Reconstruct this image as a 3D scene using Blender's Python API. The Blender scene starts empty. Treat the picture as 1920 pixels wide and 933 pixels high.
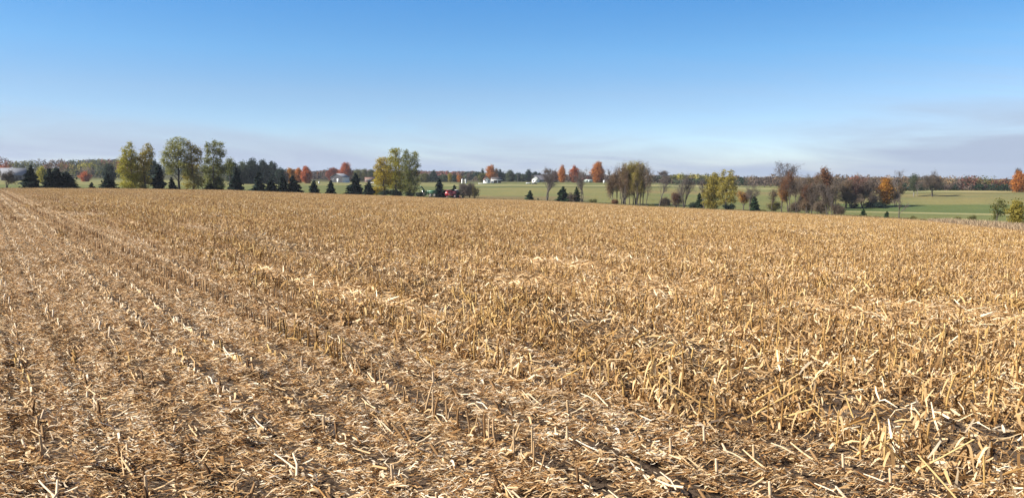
import bpy, math, random
import numpy as np
from mathutils import Vector, Matrix

rng = np.random.default_rng(11)
random.seed(11)
scene = bpy.context.scene
COL = scene.collection
TAU = 2 * math.pi

# ------------------------------------------------------------------ camera
F, CXP, CYP = 1390.0, 960.0, 466.5           # focal length and centre of the 1920 px wide photograph
H = 2.1                                       # eye height over the field
HORIZON = 335.0
PITCH = math.atan((CYP - HORIZON) / F)
SP, CP = math.sin(PITCH), math.cos(PITCH)

def ray(px, py):
    a = (px - CXP) / F
    v = -(py - CYP) / F
    return a, CP + v * SP, -SP + v * CP

def slope(px, py):
    dx, dy, dz = ray(px, py)
    return dz / math.hypot(dx, dy)

def azim(px, py=350.0):
    dx, dy, dz = ray(px, py)
    return math.atan2(dx, dy)

# ------------------------------------------------------------------ terrain
# columns: px, edge distance, edge row, mid drop (None = straight), far distance, far row, row at 900, row at 1900
KN = [
    (-400, 205, 353, None, 620, 340, 321, 317),
    (0,    210, 354.5, None, 620, 340, 321, 317),
    (225,  220, 355, None, 620, 340, 322, 314),
    (430,  235, 357.5, None, 640, 341, 329, 322),
    (600,  262, 364, None, 650, 342, 334, 327),
    (700,  290, 367, None, 660, 343, 335.5, 328),
    (840,  330, 371.5, None, 660, 343, 336, 329),
    (1000, 320, 376, None, 650, 342, 337, 329),
    (1200, 290, 387, 9.9, 620, 344, 339, 331),
    (1350, 265, 394, 12.0, 580, 350, 341, 332),
    (1550, 225, 404, 13.9, 560, 355, 344, 333),
    (1700, 185, 412, 14.3, 550, 357, 347, 334),
    (1800, 150, 420, 13.8, 535, 357, 349, 335),
    (1920, 115, 432, 12.6, 520, 359.5, 350, 336),
    (2300, 80, 452, 11.0, 500, 362, 350, 336),
]
KT = np.array([azim(k[0]) for k in KN])
def _drop(px, y, r): return -slope(px, y) * r
K_R = np.array([k[1] for k in KN], float)
K_E = np.array([_drop(k[0], k[2], k[1]) for k in KN])
K_FR = np.array([k[4] for k in KN], float)
K_F = np.array([_drop(k[0], k[5], k[4]) for k in KN])
RM = 380.0
K_M = np.array([k[3] if k[3] else K_E[i] + (K_F[i] - K_E[i]) * (RM - K_R[i]) / (K_FR[i] - K_R[i]) for i, k in enumerate(KN)])
K_B = np.array([_drop(k[0], k[6], 900.) for k in KN])
K_C = np.array([_drop(k[0], k[7], 1900.) for k in KN])
BACK = math.pi
def _ext(a):
    m = 0.5 * (a[0] + a[-1])
    return np.concatenate([[m], a, [m]])
KT2 = np.concatenate([[-BACK], KT, [BACK]])
TABS = [_ext(a) for a in (K_R, K_E, K_M, K_FR, K_F, K_B, K_C)]
def knots(th):
    return [np.interp(th, KT2, t) for t in TABS]

def edge_r(th): return np.interp(th, KT2, TABS[0])

def height(x, y):
    x = np.asarray(x, float); y = np.asarray(y, float)
    r = np.hypot(x, y); th = np.arctan2(x, y)
    R, E, M, FR, Fd, B, C = knots(th)
    t = np.clip(r / R, 0, 1)
    d = H + (E - H) * t ** 1.12
    def seg(r0, d0, r1, d1):
        k = np.clip((r - r0) / (r1 - r0), 0, 1)
        return d0 + (d1 - d0) * k
    d = np.where(r > R, seg(R, E, RM, M), d)
    d = np.where(r > RM, seg(RM, M, FR, Fd), d)
    d = np.where(r > FR, seg(FR, Fd, 900., B), d)
    d = np.where(r > 900, seg(900., B, 1900., C), d)
    d = np.where(r > 1900, seg(1900., C, 4000., 4.0), d)
    und = 0.035 * np.sin(x * 1.3 + 0.7 * y) * np.sin(y * 0.9 - 0.4 * x) * np.clip(r / 6, 0, 1) * np.clip((R * 0.7 - r) / 20, 0, 1)
    return -d + und
def hz(x, y): return float(height(x, y))

def at(px, r):
    """ground point at horizontal distance r in the direction of column px"""
    th = azim(px)
    x, y = r * math.sin(th), r * math.cos(th)
    return x, y, hz(x, y)

def solve(px, py, r0=None):
    """distance at which the ground beyond the field edge is seen at row py"""
    th = azim(px, py)
    s = slope(px, py)
    R = float(edge_r(th))
    rs = np.arange((r0 or R * 1.012), 1500, 1.0)
    z = height(rs * math.sin(th), rs * math.cos(th))
    ok = np.nonzero(z / rs >= s)[0]
    return float(rs[ok[0]]) if len(ok) else 600.0

def near(px, py):
    """point of the flat near field seen at a pixel"""
    dx, dy, dz = ray(px, py)
    t = 1.0
    for _ in range(40):
        t = -hz(dx * t, dy * t) / -dz
    return dx * t, dy * t

def mpp(px, r):
    """metres per photo pixel at distance r"""
    return r * math.cos(azim(px)) / F

# ------------------------------------------------------------------ materials
MATS = {}
def new_mat(name):
    m = bpy.data.materials.new(name); m.use_nodes = True
    nt = m.node_tree
    for n in list(nt.nodes): nt.nodes.remove(n)
    out = nt.nodes.new('ShaderNodeOutputMaterial')
    return m, nt, out
def N(nt, t, **kw):
    n = nt.nodes.new(t)
    for k, v in kw.items(): setattr(n, k, v)
    return n
def L(nt, a, b): nt.links.new(a, b)
def ramp(nt, stops):
    n = N(nt, 'ShaderNodeValToRGB')
    e = n.color_ramp.elements
    while len(e) < len(stops): e.new(0.5)
    for i, (p, c) in enumerate(stops):
        e[i].position = p; e[i].color = (*c, 1)
    return n

def leaf_mat(name, stops, transl=0.3, rough=0.7, inst=0.0):
    """foliage or straw: tone attribute -> colour ramp, diffuse + translucent"""
    m, nt, out = new_mat(name)
    at_ = N(nt, 'ShaderNodeAttribute', attribute_name='tone')
    fac = at_.outputs['Fac']
    if inst:
        oi = N(nt, 'ShaderNodeObjectInfo')
        ma = N(nt, 'ShaderNodeMath', operation='MULTIPLY_ADD')
        L(nt, oi.outputs['Random'], ma.inputs[0]); ma.inputs[1].default_value = inst
        sub = N(nt, 'ShaderNodeMath', operation='ADD'); sub.inputs[1].default_value = -inst / 2
        L(nt, fac, sub.inputs[0]); L(nt, sub.outputs[0], ma.inputs[2])
        fac = ma.outputs[0]
    cr = ramp(nt, stops); L(nt, fac, cr.inputs[0])
    b = N(nt, 'ShaderNodeBsdfPrincipled'); b.inputs['Roughness'].default_value = rough
    b.inputs['Specular IOR Level'].default_value = 0.12
    L(nt, cr.outputs[0], b.inputs['Base Color'])
    t = N(nt, 'ShaderNodeBsdfTranslucent'); L(nt, cr.outputs[0], t.inputs['Color'])
    mx = N(nt, 'ShaderNodeMixShader'); mx.inputs[0].default_value = transl
    L(nt, b.outputs[0], mx.inputs[1]); L(nt, t.outputs[0], mx.inputs[2])
    L(nt, mx.outputs[0], out.inputs[0])
    return m

def plain(name, col, rough=0.6, metal=0.0, noise=0.15, scale=2.0, spec=0.4):
    """a solid surface with slight procedural wear"""
    if name in MATS: return MATS[name]
    m, nt, out = new_mat(name)
    tc = N(nt, 'ShaderNodeTexCoord')
    nz = N(nt, 'ShaderNodeTexNoise'); nz.inputs['Scale'].default_value = scale; nz.inputs['Detail'].default_value = 5
    L(nt, tc.outputs['Object'], nz.inputs['Vector'])
    cr = ramp(nt, [(0.3, tuple(c * (1 - noise) for c in col)), (0.7, tuple(min(1, c * (1 + noise)) for c in col))])
    L(nt, nz.outputs['Fac'], cr.inputs[0])
    b = N(nt, 'ShaderNodeBsdfPrincipled'); b.inputs['Roughness'].default_value = rough; b.inputs['Metallic'].default_value = metal
    b.inputs['Specular IOR Level'].default_value = spec
    L(nt, cr.outputs[0], b.inputs['Base Color']); L(nt, b.outputs[0], out.inputs[0])
    MATS[name] = m
    return m

PAL = {
    'yellowgreen': [(0.0, (.13, .135, .02)), (.5, (.38, .335, .045)), (1, (.56, .49, .11))],
    'olivegold':   [(0.0, (.14, .115, .022)), (.5, (.34, .275, .055)), (1, (.50, .42, .11))],
    'olive':       [(0.0, (.07, .075, .022)), (.5, (.17, .165, .05)), (1, (.28, .25, .09))],
    'green':       [(0.0, (.07, .085, .022)), (.5, (.20, .205, .06)), (1, (.36, .35, .14))],
    'palegreen':   [(0.0, (.12, .13, .03)), (.5, (.30, .29, .085)), (1, (.48, .46, .19))],
    'greygreen':   [(0.0, (.04, .05, .03)), (.5, (.10, .12, .065)), (1, (.19, .21, .12))],
    'darkgreen':   [(0.0, (.014, .026, .016)), (.5, (.03, .05, .03)), (1, (.055, .075, .042))],
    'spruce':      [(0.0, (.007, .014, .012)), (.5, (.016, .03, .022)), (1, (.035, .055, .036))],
    'pine':        [(0.0, (.014, .03, .015)), (.5, (.035, .065, .03)), (1, (.07, .10, .045))],
    'yellow':      [(0.0, (.2, .15, .02)), (.5, (.45, .34, .035)), (1, (.62, .48, .08))],
    'yelloworange':[(0.0, (.2, .085, .018)), (.5, (.47, .215, .03)), (1, (.62, .36, .05))],
    'orange':      [(0.0, (.22, .075, .02)), (.5, (.52, .20, .04)), (1, (.66, .32, .08))],
    'orangered':   [(0.0, (.2, .05, .022)), (.5, (.48, .135, .045)), (1, (.62, .23, .085))],
    'red':         [(0.0, (.12, .035, .022)), (.5, (.27, .085, .05)), (1, (.37, .14, .075))],
    'darkred':     [(0.0, (.07, .03, .026)), (.5, (.15, .068, .05)), (1, (.22, .11, .078))],
    'rust':        [(0.0, (.10, .045, .022)), (.5, (.21, .095, .045)), (1, (.30, .15, .075))],
    'brown':       [(0.0, (.08, .05, .03)), (.5, (.19, .125, .07)), (1, (.31, .21, .12))],
    'purple':      [(0.0, (.055, .038, .034)), (.5, (.138, .102, .082)), (1, (.22, .165, .13))],
    'greybrown':   [(0.0, (.07, .052, .04)), (.5, (.165, .125, .09)), (1, (.27, .21, .15))],
}
def pal(name):
    key = 'leaf_' + name
    if key not in MATS:
        MATS[key] = leaf_mat('foliage ' + name, PAL[name], transl=0.12 if name in ('spruce', 'pine', 'darkgreen') else 0.46)
    return MATS[key]
def pal_col(name, t):
    s = PAL[name]
    t = np.asarray(t)[:, None]
    a, b, c = (np.array(k[1]) for k in s)
    return np.where(t < .5, a + (b - a) * (t / .5), b + (c - b) * ((t - .5) / .5))

# ------------------------------------------------------------------ mesh helpers
class MB:
    """collects quads in numpy, with one tone value a face"""
    def __init__(s): s.v = []; s.f = []; s.t = []; s.n = 0; s.c = []
    def add(s, v, f, tone=0.5, col=None):
        v = np.asarray(v, float).reshape(-1, 3); f = np.asarray(f, np.int64).reshape(-1, 4)
        s.v.append(v); s.f.append(f + s.n); s.n += len(v)
        s.t.append(np.broadcast_to(np.asarray(tone, float), (len(f),)).copy())
        if col is not None: s.c.append(col)
    def mesh(s, name, mats, smooth=False):
        me = bpy.data.meshes.new(name)
        if not s.v: return me
        v = np.concatenate(s.v); f = np.concatenate(s.f); t = np.concatenate(s.t)
        me.vertices.add(len(v)); me.vertices.foreach_set('co', v.astype(np.float32).ravel())
        me.loops.add(len(f) * 4); me.loops.foreach_set('vertex_index', f.astype(np.int32).ravel())
        me.polygons.add(len(f)); me.polygons.foreach_set('loop_start', np.arange(0, len(f) * 4, 4, dtype=np.int32))
        a = me.attributes.new('tone', 'FLOAT', 'FACE'); a.data.foreach_set('value', t.astype(np.float32))
        if s.c:
            c = np.concatenate(s.c); c4 = np.ones((len(c), 4), np.float32); c4[:, :3] = c
            a = me.attributes.new('leaf_colour', 'FLOAT_COLOR', 'FACE'); a.data.foreach_set('color', c4.ravel())
        for m in (mats if isinstance(mats, (list, tuple)) else [mats]): me.materials.append(m)
        me.update(calc_edges=True)
        if smooth: me.polygons.foreach_set('use_smooth', np.ones(len(f), bool))
        return me
    def box(s, c, sz, tone=0.5, rot=None):
        x, y, z = (k / 2 for k in sz)
        v = np.array([(a * x, b * y, d * z) for d in (-1, 1) for b in (-1, 1) for a in (-1, 1)])
        if rot is not None: v = v @ np.array(rot).T
        s.add(v + np.array(c), [(0, 2, 3, 1), (4, 5, 7, 6), (0, 1, 5, 4), (2, 6, 7, 3), (0, 4, 6, 2), (1, 3, 7, 5)], tone)
    def poly_prism(s, pts, y0, y1, tone=0.5):
        """outline in x,z (4-gon fan from quads) extruded along y"""
        n = len(pts)
        v = [(p[0], y0, p[1]) for p in pts] + [(p[0], y1, p[1]) for p in pts]
        f = [(i, (i + 1) % n, n + (i + 1) % n, n + i) for i in range(n)]
        c0 = len(v); v += [(np.mean([p[0] for p in pts]), y0, np.mean([p[1] for p in pts])), (np.mean([p[0] for p in pts]), y1, np.mean([p[1] for p in pts]))]
        k = n if n % 2 == 0 else n
        for i in range(0, n - 1, 2):
            a, b, d = i, (i + 1) % n, (i + 2) % n
            f.append((c0, d, b, a)); f.append((c0 + 1, n + a, n + b, n + d))
        if n % 2:
            f.append((c0, 0, n - 1, n - 1)) if False else None
        s.add(v, f, tone)
    def tube(s, pts, rad, sides=5, tone=0.5):
        pts = np.asarray(pts, float); rad = np.asarray(rad, float)
        d = np.gradient(pts, axis=0); d /= np.linalg.norm(d, axis=1, keepdims=True) + 1e-9
        up = np.where(np.abs(d[:, 2:3]) > 0.9, np.array([[1., 0, 0]]), np.array([[0, 0, 1.]]))
        a = np.cross(d, up); a /= np.linalg.norm(a, axis=1, keepdims=True) + 1e-9
        b = np.cross(d, a)
        ang = np.arange(sides) * TAU / sides
        ring = pts[:, None, :] + rad[:, None, None] * (np.cos(ang)[None, :, None] * a[:, None, :] + np.sin(ang)[None, :, None] * b[:, None, :])
        v = ring.reshape(-1, 3); n = len(pts)
        i = np.arange(n - 1)[:, None] * sides; j = np.arange(sides)[None, :]; j2 = (j + 1) % sides
        f = np.stack([i + j, i + j2, i + sides + j2, i + sides + j], -1).reshape(-1, 4)
        s.add(v, f, tone)
    def disc_wheel(s, c, r, w, axis='y', sides=16, tone=0.5):
        """closed wheel with its axle along y"""
        ang = np.arange(sides) * TAU / sides
        prof = [(0.0, -w / 2), (r * .86, -w / 2), (r, -w * .32), (r, w * .32), (r * .86, w / 2), (0.0, w / 2)]
        v = []
        for (rr, yy) in prof:
            v += [(rr * math.cos(a), yy, rr * math.sin(a)) for a in ang]
        f = []
        for k in range(len(prof) - 1):
            for j in range(sides):
                f.append((k * sides + j, k * sides + (j + 1) % sides, (k + 1) * sides + (j + 1) % sides, (k + 1) * sides + j))
        v = np.array(v)
        if axis == 'x': v = v[:, [1, 0, 2]]
        s.add(v + np.array(c), f, tone)

def rotz(yaw):
    c, s_ = np.cos(yaw), np.sin(yaw)
    return c, s_

def strips(mb, n, pos, Ln, W, yaw, pitch, roll, bend, tone):
    """n little folded straps (two quads each), bent along their length"""
    x = np.stack([-.5 * Ln, np.zeros(n), .5 * Ln], 1)
    z = np.stack([-bend * Ln * .5, bend * Ln * .5, -bend * Ln * .5], 1)
    w = np.stack([W * .35, W * .5, W * .22], 1)
    P = np.zeros((n, 3, 2, 3))
    for k, sgn in enumerate((-1, 1)):
        P[:, :, k, 0] = x; P[:, :, k, 1] = sgn * w; P[:, :, k, 2] = z
    P = P.reshape(n, 6, 3)
    def rot(P, ax, a):
        c, s_ = np.cos(a)[:, None], np.sin(a)[:, None]
        i, j = {'x': (1, 2), 'y': (2, 0), 'z': (0, 1)}[ax]
        Q = P.copy()
        Q[:, :, i] = c * P[:, :, i] - s_ * P[:, :, j]; Q[:, :, j] = s_ * P[:, :, i] + c * P[:, :, j]
        return Q
    P = rot(P, 'x', roll); P = rot(P, 'y', pitch); P = rot(P, 'z', yaw)
    P += pos[:, None, :]
    b = (np.arange(n) * 6)[:, None, None]
    f = (np.array([[0, 2, 3, 1], [2, 4, 5, 3]])[None] + b).reshape(-1, 4)
    mb.add(P.reshape(-1, 3), f, np.repeat(tone, 2))

def quads(mb, pos, size, normal, tone, aspect=1.4, col=None, rg=rng):
    """leaf-sized faces: centres, sizes, facing directions"""
    n = len(pos)
    normal = normal / (np.linalg.norm(normal, axis=1, keepdims=True) + 1e-9)
    t = rg.normal(size=(n, 3)); a = np.cross(normal, t); a /= np.linalg.norm(a, axis=1, keepdims=True) + 1e-9
    b = np.cross(normal, a)
    s1 = (size * .5 * aspect)[:, None] * a; s2 = (size * .5)[:, None] * b
    P = np.stack([pos - s1, pos + s2 * .9 - s1 * .1, pos + s1, pos - s2 * .9 + s1 * .15], 1)
    f = np.arange(n * 4).reshape(n, 4)
    mb.add(P.reshape(-1, 3), f, tone, col)

def link(name, me, parent=None, loc=(0, 0, 0), rz=0.0, mat=None):
    o = bpy.data.objects.new(name, me); COL.objects.link(o)
    o.location = loc; o.rotation_euler = (0, 0, rz)
    if parent is not None: o.parent = parent
    return o
def tag(o, label=None, cat=None, group=None, kind=None):
    if label: o['label'] = label
    if cat: o['category'] = cat
    if group: o['group'] = group
    if kind: o['kind'] = kind
    return o
def empty(name, loc, rz, label, cat, group=None):
    o = bpy.data.objects.new(name, None); COL.objects.link(o)
    o.location = loc; o.rotation_euler = (0, 0, rz); o.empty_display_size = 0.5
    return tag(o, label, cat, group)

# ------------------------------------------------------------------ ground sheets
def grid_mesh(name, TH, RR, mat, colfn=None):
    """RR: (nr, nth) distances"""
    nr, nt = RR.shape
    T = np.broadcast_to(TH[None, :], RR.shape)
    x, y = RR * np.sin(T), RR * np.cos(T)
    z = height(x, y)
    v = np.stack([x, y, z], -1).reshape(-1, 3)
    i = np.arange(nr - 1)[:, None] * nt; j = np.arange(nt - 1)[None, :]
    f = np.stack([i + j, i + nt + j, i + nt + j + 1, i + j + 1], -1).reshape(-1, 4)
    me = bpy.data.meshes.new(name)
    me.vertices.add(len(v)); me.vertices.foreach_set('co', v.astype(np.float32).ravel())
    me.loops.add(len(f) * 4); me.loops.foreach_set('vertex_index', f.astype(np.int32).ravel())
    me.polygons.add(len(f)); me.polygons.foreach_set('loop_start', np.arange(0, len(f) * 4, 4, dtype=np.int32))
    me.polygons.foreach_set('use_smooth', np.ones(len(f), bool))
    if colfn is not None:
        c = np.ones((len(v), 4), np.float32); c[:, :3] = colfn(v)
        a = me.attributes.new('sward', 'FLOAT_COLOR', 'POINT'); a.data.foreach_set('color', c.ravel())
    me.materials.append(mat); me.update(calc_edges=True)
    return me

TH = np.unique(np.concatenate([np.linspace(-math.pi, -0.95, 40), np.linspace(-0.95, 0.95, 520), np.linspace(0.95, math.pi, 40)]))
Re = edge_r(TH)

def soil_mat():
    m, nt, out = new_mat('field soil')
    g = N(nt, 'ShaderNodeNewGeometry')
    n1 = N(nt, 'ShaderNodeTexNoise'); n1.inputs['Scale'].default_value = 9; n1.inputs['Detail'].default_value = 8; n1.inputs['Roughness'].default_value = .7
    L(nt, g.outputs['Position'], n1.inputs['Vector'])
    n2 = N(nt, 'ShaderNodeTexNoise'); n2.inputs['Scale'].default_value = .35; n2.inputs['Detail'].default_value = 3
    L(nt, g.outputs['Position'], n2.inputs['Vector'])
    cr = ramp(nt, [(.3, (.062, .043, .03)), (.55, (.11, .077, .053)), (.75, (.17, .12, .08))])
    mx = N(nt, 'ShaderNodeMath', operation='MULTIPLY_ADD'); mx.inputs[1].default_value = .3
    L(nt, n2.outputs['Fac'], mx.inputs[0])
    s_ = N(nt, 'ShaderNodeMath', operation='SUBTRACT'); s_.inputs[1].default_value = .15
    L(nt, n1.outputs['Fac'], s_.inputs[0]); L(nt, s_.outputs[0], mx.inputs[2]); L(nt, mx.outputs[0], cr.inputs[0])
    b = N(nt, 'ShaderNodeBsdfPrincipled'); b.inputs['Roughness'].default_value = .95; b.inputs['Specular IOR Level'].default_value = .1
    L(nt, cr.outputs[0], b.inputs['Base Color'])
    bp = N(nt, 'ShaderNodeBump'); bp.inputs['Strength'].default_value = .9; bp.inputs['Distance'].default_value = .05
    L(nt, n1.outputs['Fac'], bp.inputs['Height']); L(nt, bp.outputs[0], b.inputs['Normal'])
    L(nt, b.outputs[0], out.inputs[0])
    return m
tt = np.concatenate([[0.0002], np.linspace(0.008, .1, 40), np.linspace(.1, 1, 90)[1:]])
field = link('field', grid_mesh('field', TH, tt[:, None] * Re[None, :], soil_mat()))
tag(field, 'harvested field of bare brown soil under the corn stubble', 'field', kind='structure')

# meadow beyond the field: mown strips, hay ground and green winter crop, each with its own sward colour
TAN, OLV, GRN, PAL_, DRK, MID = (np.array(c) for c in ((.20, .15, .07), (.185, .17, .065), (.102, .125, .042), (.285, .25, .12), (.10, .09, .042), (.148, .146, .056)))
def pix_row(v):
    x, y, z = v[:, 0], v[:, 1], v[:, 2]
    fwd = y * CP - z * SP; up = y * SP + z * CP
    fwd = np.maximum(fwd, 1.)
    return CXP + F * x / fwd, CYP - F * up / fwd
EDGE_X = [-400, 0, 600, 850, 1130, 1250, 1400, 1560, 1700, 1800, 1920, 2300]
def sward(v):
    px, py = pix_row(v)
    n = len(v)
    py = py + .35 * np.sin(v[:, 0] * .05 + v[:, 1] * .013) + .25 * np.sin(v[:, 0] * .17 + 1.3)
    c = np.tile(MID, (n, 1)) * 1.0
    def band(x0, x1, ya, yb, col, soft=1.0):
        """a strip of ground between two lines across the meadow, given at x0 and x1"""
        k = np.clip((px - x0) / (x1 - x0), 0, 1)
        lo = ya[0] + (ya[1] - ya[0]) * k; hi = yb[0] + (yb[1] - yb[0]) * k
        w = np.clip((py - lo) / soft, 0, 1) * np.clip((hi - py) / soft, 0, 1)
        w = w * np.clip((px - x0) / 25 + .5, 0, 1) * np.clip((x1 - px) / 25 + .5, 0, 1)
        c[:] = c * (1 - w[:, None]) + col * w[:, None]
    band(-500, 860, (344, 348), (375, 375), GRN * .55 + OLV * .45)
    band(-500, 860, (335, 339), (345, 349), OLV * .9 + PAL_ * .1)
    band(560, 860, (348, 350), (352, 354), GRN * .5 + MID * .5)
    band(840, 1500, (352, 352), (400, 440), OLV)
    band(840, 1420, (340, 340), (345, 346), MID)
    band(840, 1420, (346, 347), (348.6, 350), PAL_)
    band(840, 1420, (348.6, 350), (350.5, 353), DRK * .5 + GRN * .5)
    band(840, 1100, (366, 368), (380, 385), DRK * .3 + TAN * .7)
    band(1200, 1560, (345, 356), (349, 359), PAL_ * .8 + OLV * .2)
    band(1200, 1560, (355, 362), (362, 368), TAN * .6 + OLV * .4)
    band(1200, 1560, (362, 372), (410, 420), OLV * .7 + GRN * .3)
    band(1560, 2400, (357, 357), (360.5, 361.5), PAL_ * .85 + TAN * .15)
    band(1560, 2400, (360.5, 361.5), (363, 364), DRK * .5 + TAN * .5)
    band(1560, 2400, (363, 364), (372, 375), OLV * .55 + TAN * .45)
    band(1560, 2400, (372, 375), (385, 387), OLV * .8 + TAN * .2)
    band(1560, 2400, (381, 387), (403, 412), GRN, 2.0)
    band(1560, 2400, (394, 410), (397, 416), PAL_ * .9 + OLV * .1)
    band(1560, 2400, (397, 416), (440, 460), OLV * .6 + GRN * .4)
    r = np.hypot(v[:, 0], v[:, 1])
    far = np.clip((r - 640) / 80, 0, 1)[:, None]
    mow = 1 + .07 * np.sin((v[:, 1] + .25 * v[:, 0]) * TAU / 7.3) * np.sin(v[:, 0] * .011 + 2)
    return c * mow[:, None] * (1 - far) + DRK * .7 * far

def meadow_mat():
    m, nt, out = new_mat('meadow grass')
    a = N(nt, 'ShaderNodeAttribute', attribute_name='sward')
    g = N(nt, 'ShaderNodeNewGeometry')
    n1 = N(nt, 'ShaderNodeTexNoise'); n1.inputs['Scale'].default_value = .9; n1.inputs['Detail'].default_value = 9; n1.inputs['Roughness'].default_value = .72
    n2 = N(nt, 'ShaderNodeTexNoise'); n2.inputs['Scale'].default_value = .045; n2.inputs['Detail'].default_value = 4
    for n_ in (n1, n2): L(nt, g.outputs['Position'], n_.inputs['Vector'])
    c1 = ramp(nt, [(.28, (.62, .62, .66)), (.5, (.98, 1, .98)), (.74, (1.42, 1.34, 1.25))]); L(nt, n1.outputs['Fac'], c1.inputs[0])
    c2 = ramp(nt, [(.35, (.88, .96, .92)), (.65, (1.14, 1.06, 1.0))]); L(nt, n2.outputs['Fac'], c2.inputs[0])
    m1 = N(nt, 'ShaderNodeMix', data_type='RGBA', blend_type='MULTIPLY'); m1.inputs[0].default_value = 1
    m2 = N(nt, 'ShaderNodeMix', data_type='RGBA', blend_type='MULTIPLY'); m2.inputs[0].default_value = 1
    L(nt, a.outputs['Color'], m1.inputs[6]); L(nt, c1.outputs[0], m1.inputs[7])
    L(nt, m1.outputs[2], m2.inputs[6]); L(nt, c2.outputs[0], m2.inputs[7])
    b = N(nt, 'ShaderNodeBsdfPrincipled'); b.inputs['Roughness'].default_value = .95; b.inputs['Specular IOR Level'].default_value = .1
    L(nt, m2.outputs[2], b.inputs['Base Color'])
    bp = N(nt, 'ShaderNodeBump'); bp.inputs['Strength'].default_value = .8; bp.inputs['Distance'].default_value = .3
    L(nt, n1.outputs['Fac'], bp.inputs['Height']); L(nt, bp.outputs[0], b.inputs['Normal'])
    L(nt, b.outputs[0], out.inputs[0])
    return m
k1 = np.linspace(0, 1, 190); k2 = np.linspace(0, 1, 60)[1:]
RR = np.concatenate([Re[None] + (700 - Re[None]) * k1[:, None] ** 1.25, 700 + (4000 - 700) * k2[:, None] ** 1.6 * np.ones_like(Re)[None]])
meadow = link('meadow', grid_mesh('meadow', TH, RR, meadow_mat(), sward))
tag(meadow, 'green and straw coloured meadow and hay strips beyond the field', 'meadow', kind='structure')

HAZE = 0.00010
SUN, SKY, EXPO = 5.0, 0.085, 1.0
ZSTR, SAT, VAL = 2.6, 1.12, 1.58
SKYRAMP = [(0.0, (.83, .70, .6)), (.11, (.98, .90, .78)), (.16, (.80, .99, .94)), (.225, (.57, .93, 1.01)), (.42, (.4, .5, .57)), (1.0, (.34, .39, .44))]
VEIL, CLOUD = 1.0, (2.74, 3.28, 4.25)

# ------------------------------------------------------------------ corn stubble
ROWAZ = math.radians(-35.5)                    # rows run away to the left of the view
VX, VY = math.sin(ROWAZ), math.cos(ROWAZ)      # along the row
UX, UY = math.cos(ROWAZ), -math.sin(ROWAZ)     # across the rows, to the right
SPC = 0.50
def uv_of(x, y): return x * UX + y * UY, x * VX + y * VY
def xy_of(u, v): return u * UX + v * VX, u * UY + v * VY
YAW_ROW = math.atan2(VY, VX)

STRAW_L = [(0.0, (0.062, 0.030, 0.011)), (.2, (0.220, 0.109, 0.042)), (.36, (0.409, 0.217, 0.079)), (.52, (0.545, 0.340, 0.154)), (.75, (0.734, 0.522, 0.289)), (1.0, (0.920, 0.780, 0.576))]
STRAW_R = [(0.0, (0.073, 0.035, 0.012)), (.25, (0.262, 0.139, 0.050)), (.5, (0.536, 0.331, 0.145)), (.75, (0.745, 0.518, 0.268)), (1.0, (0.920, 0.759, 0.527))]
STALK_L = [(0.0, (0.094, 0.047, 0.021)), (.35, (0.294, 0.163, 0.069)), (.7, (0.566, 0.389, 0.209)), (1.0, (0.818, 0.651, 0.457))]
STALK_R = [(0.0, (0.094, 0.044, 0.014)), (.35, (0.284, 0.152, 0.050)), (.7, (0.493, 0.311, 0.109)), (1.0, (0.692, 0.504, 0.239))]
M_SL = leaf_mat('chopped residue', STRAW_L, .16, inst=.16)
M_SR = leaf_mat('golden residue', STRAW_R, .18, inst=.16)
M_KL = leaf_mat('weathered stalk', STALK_L, .08, inst=.2)
M_KR = leaf_mat('golden stalk', STALK_R, .08, inst=.2)

def hidden_collection(name): return bpy.data.collections.new(name)

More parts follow.
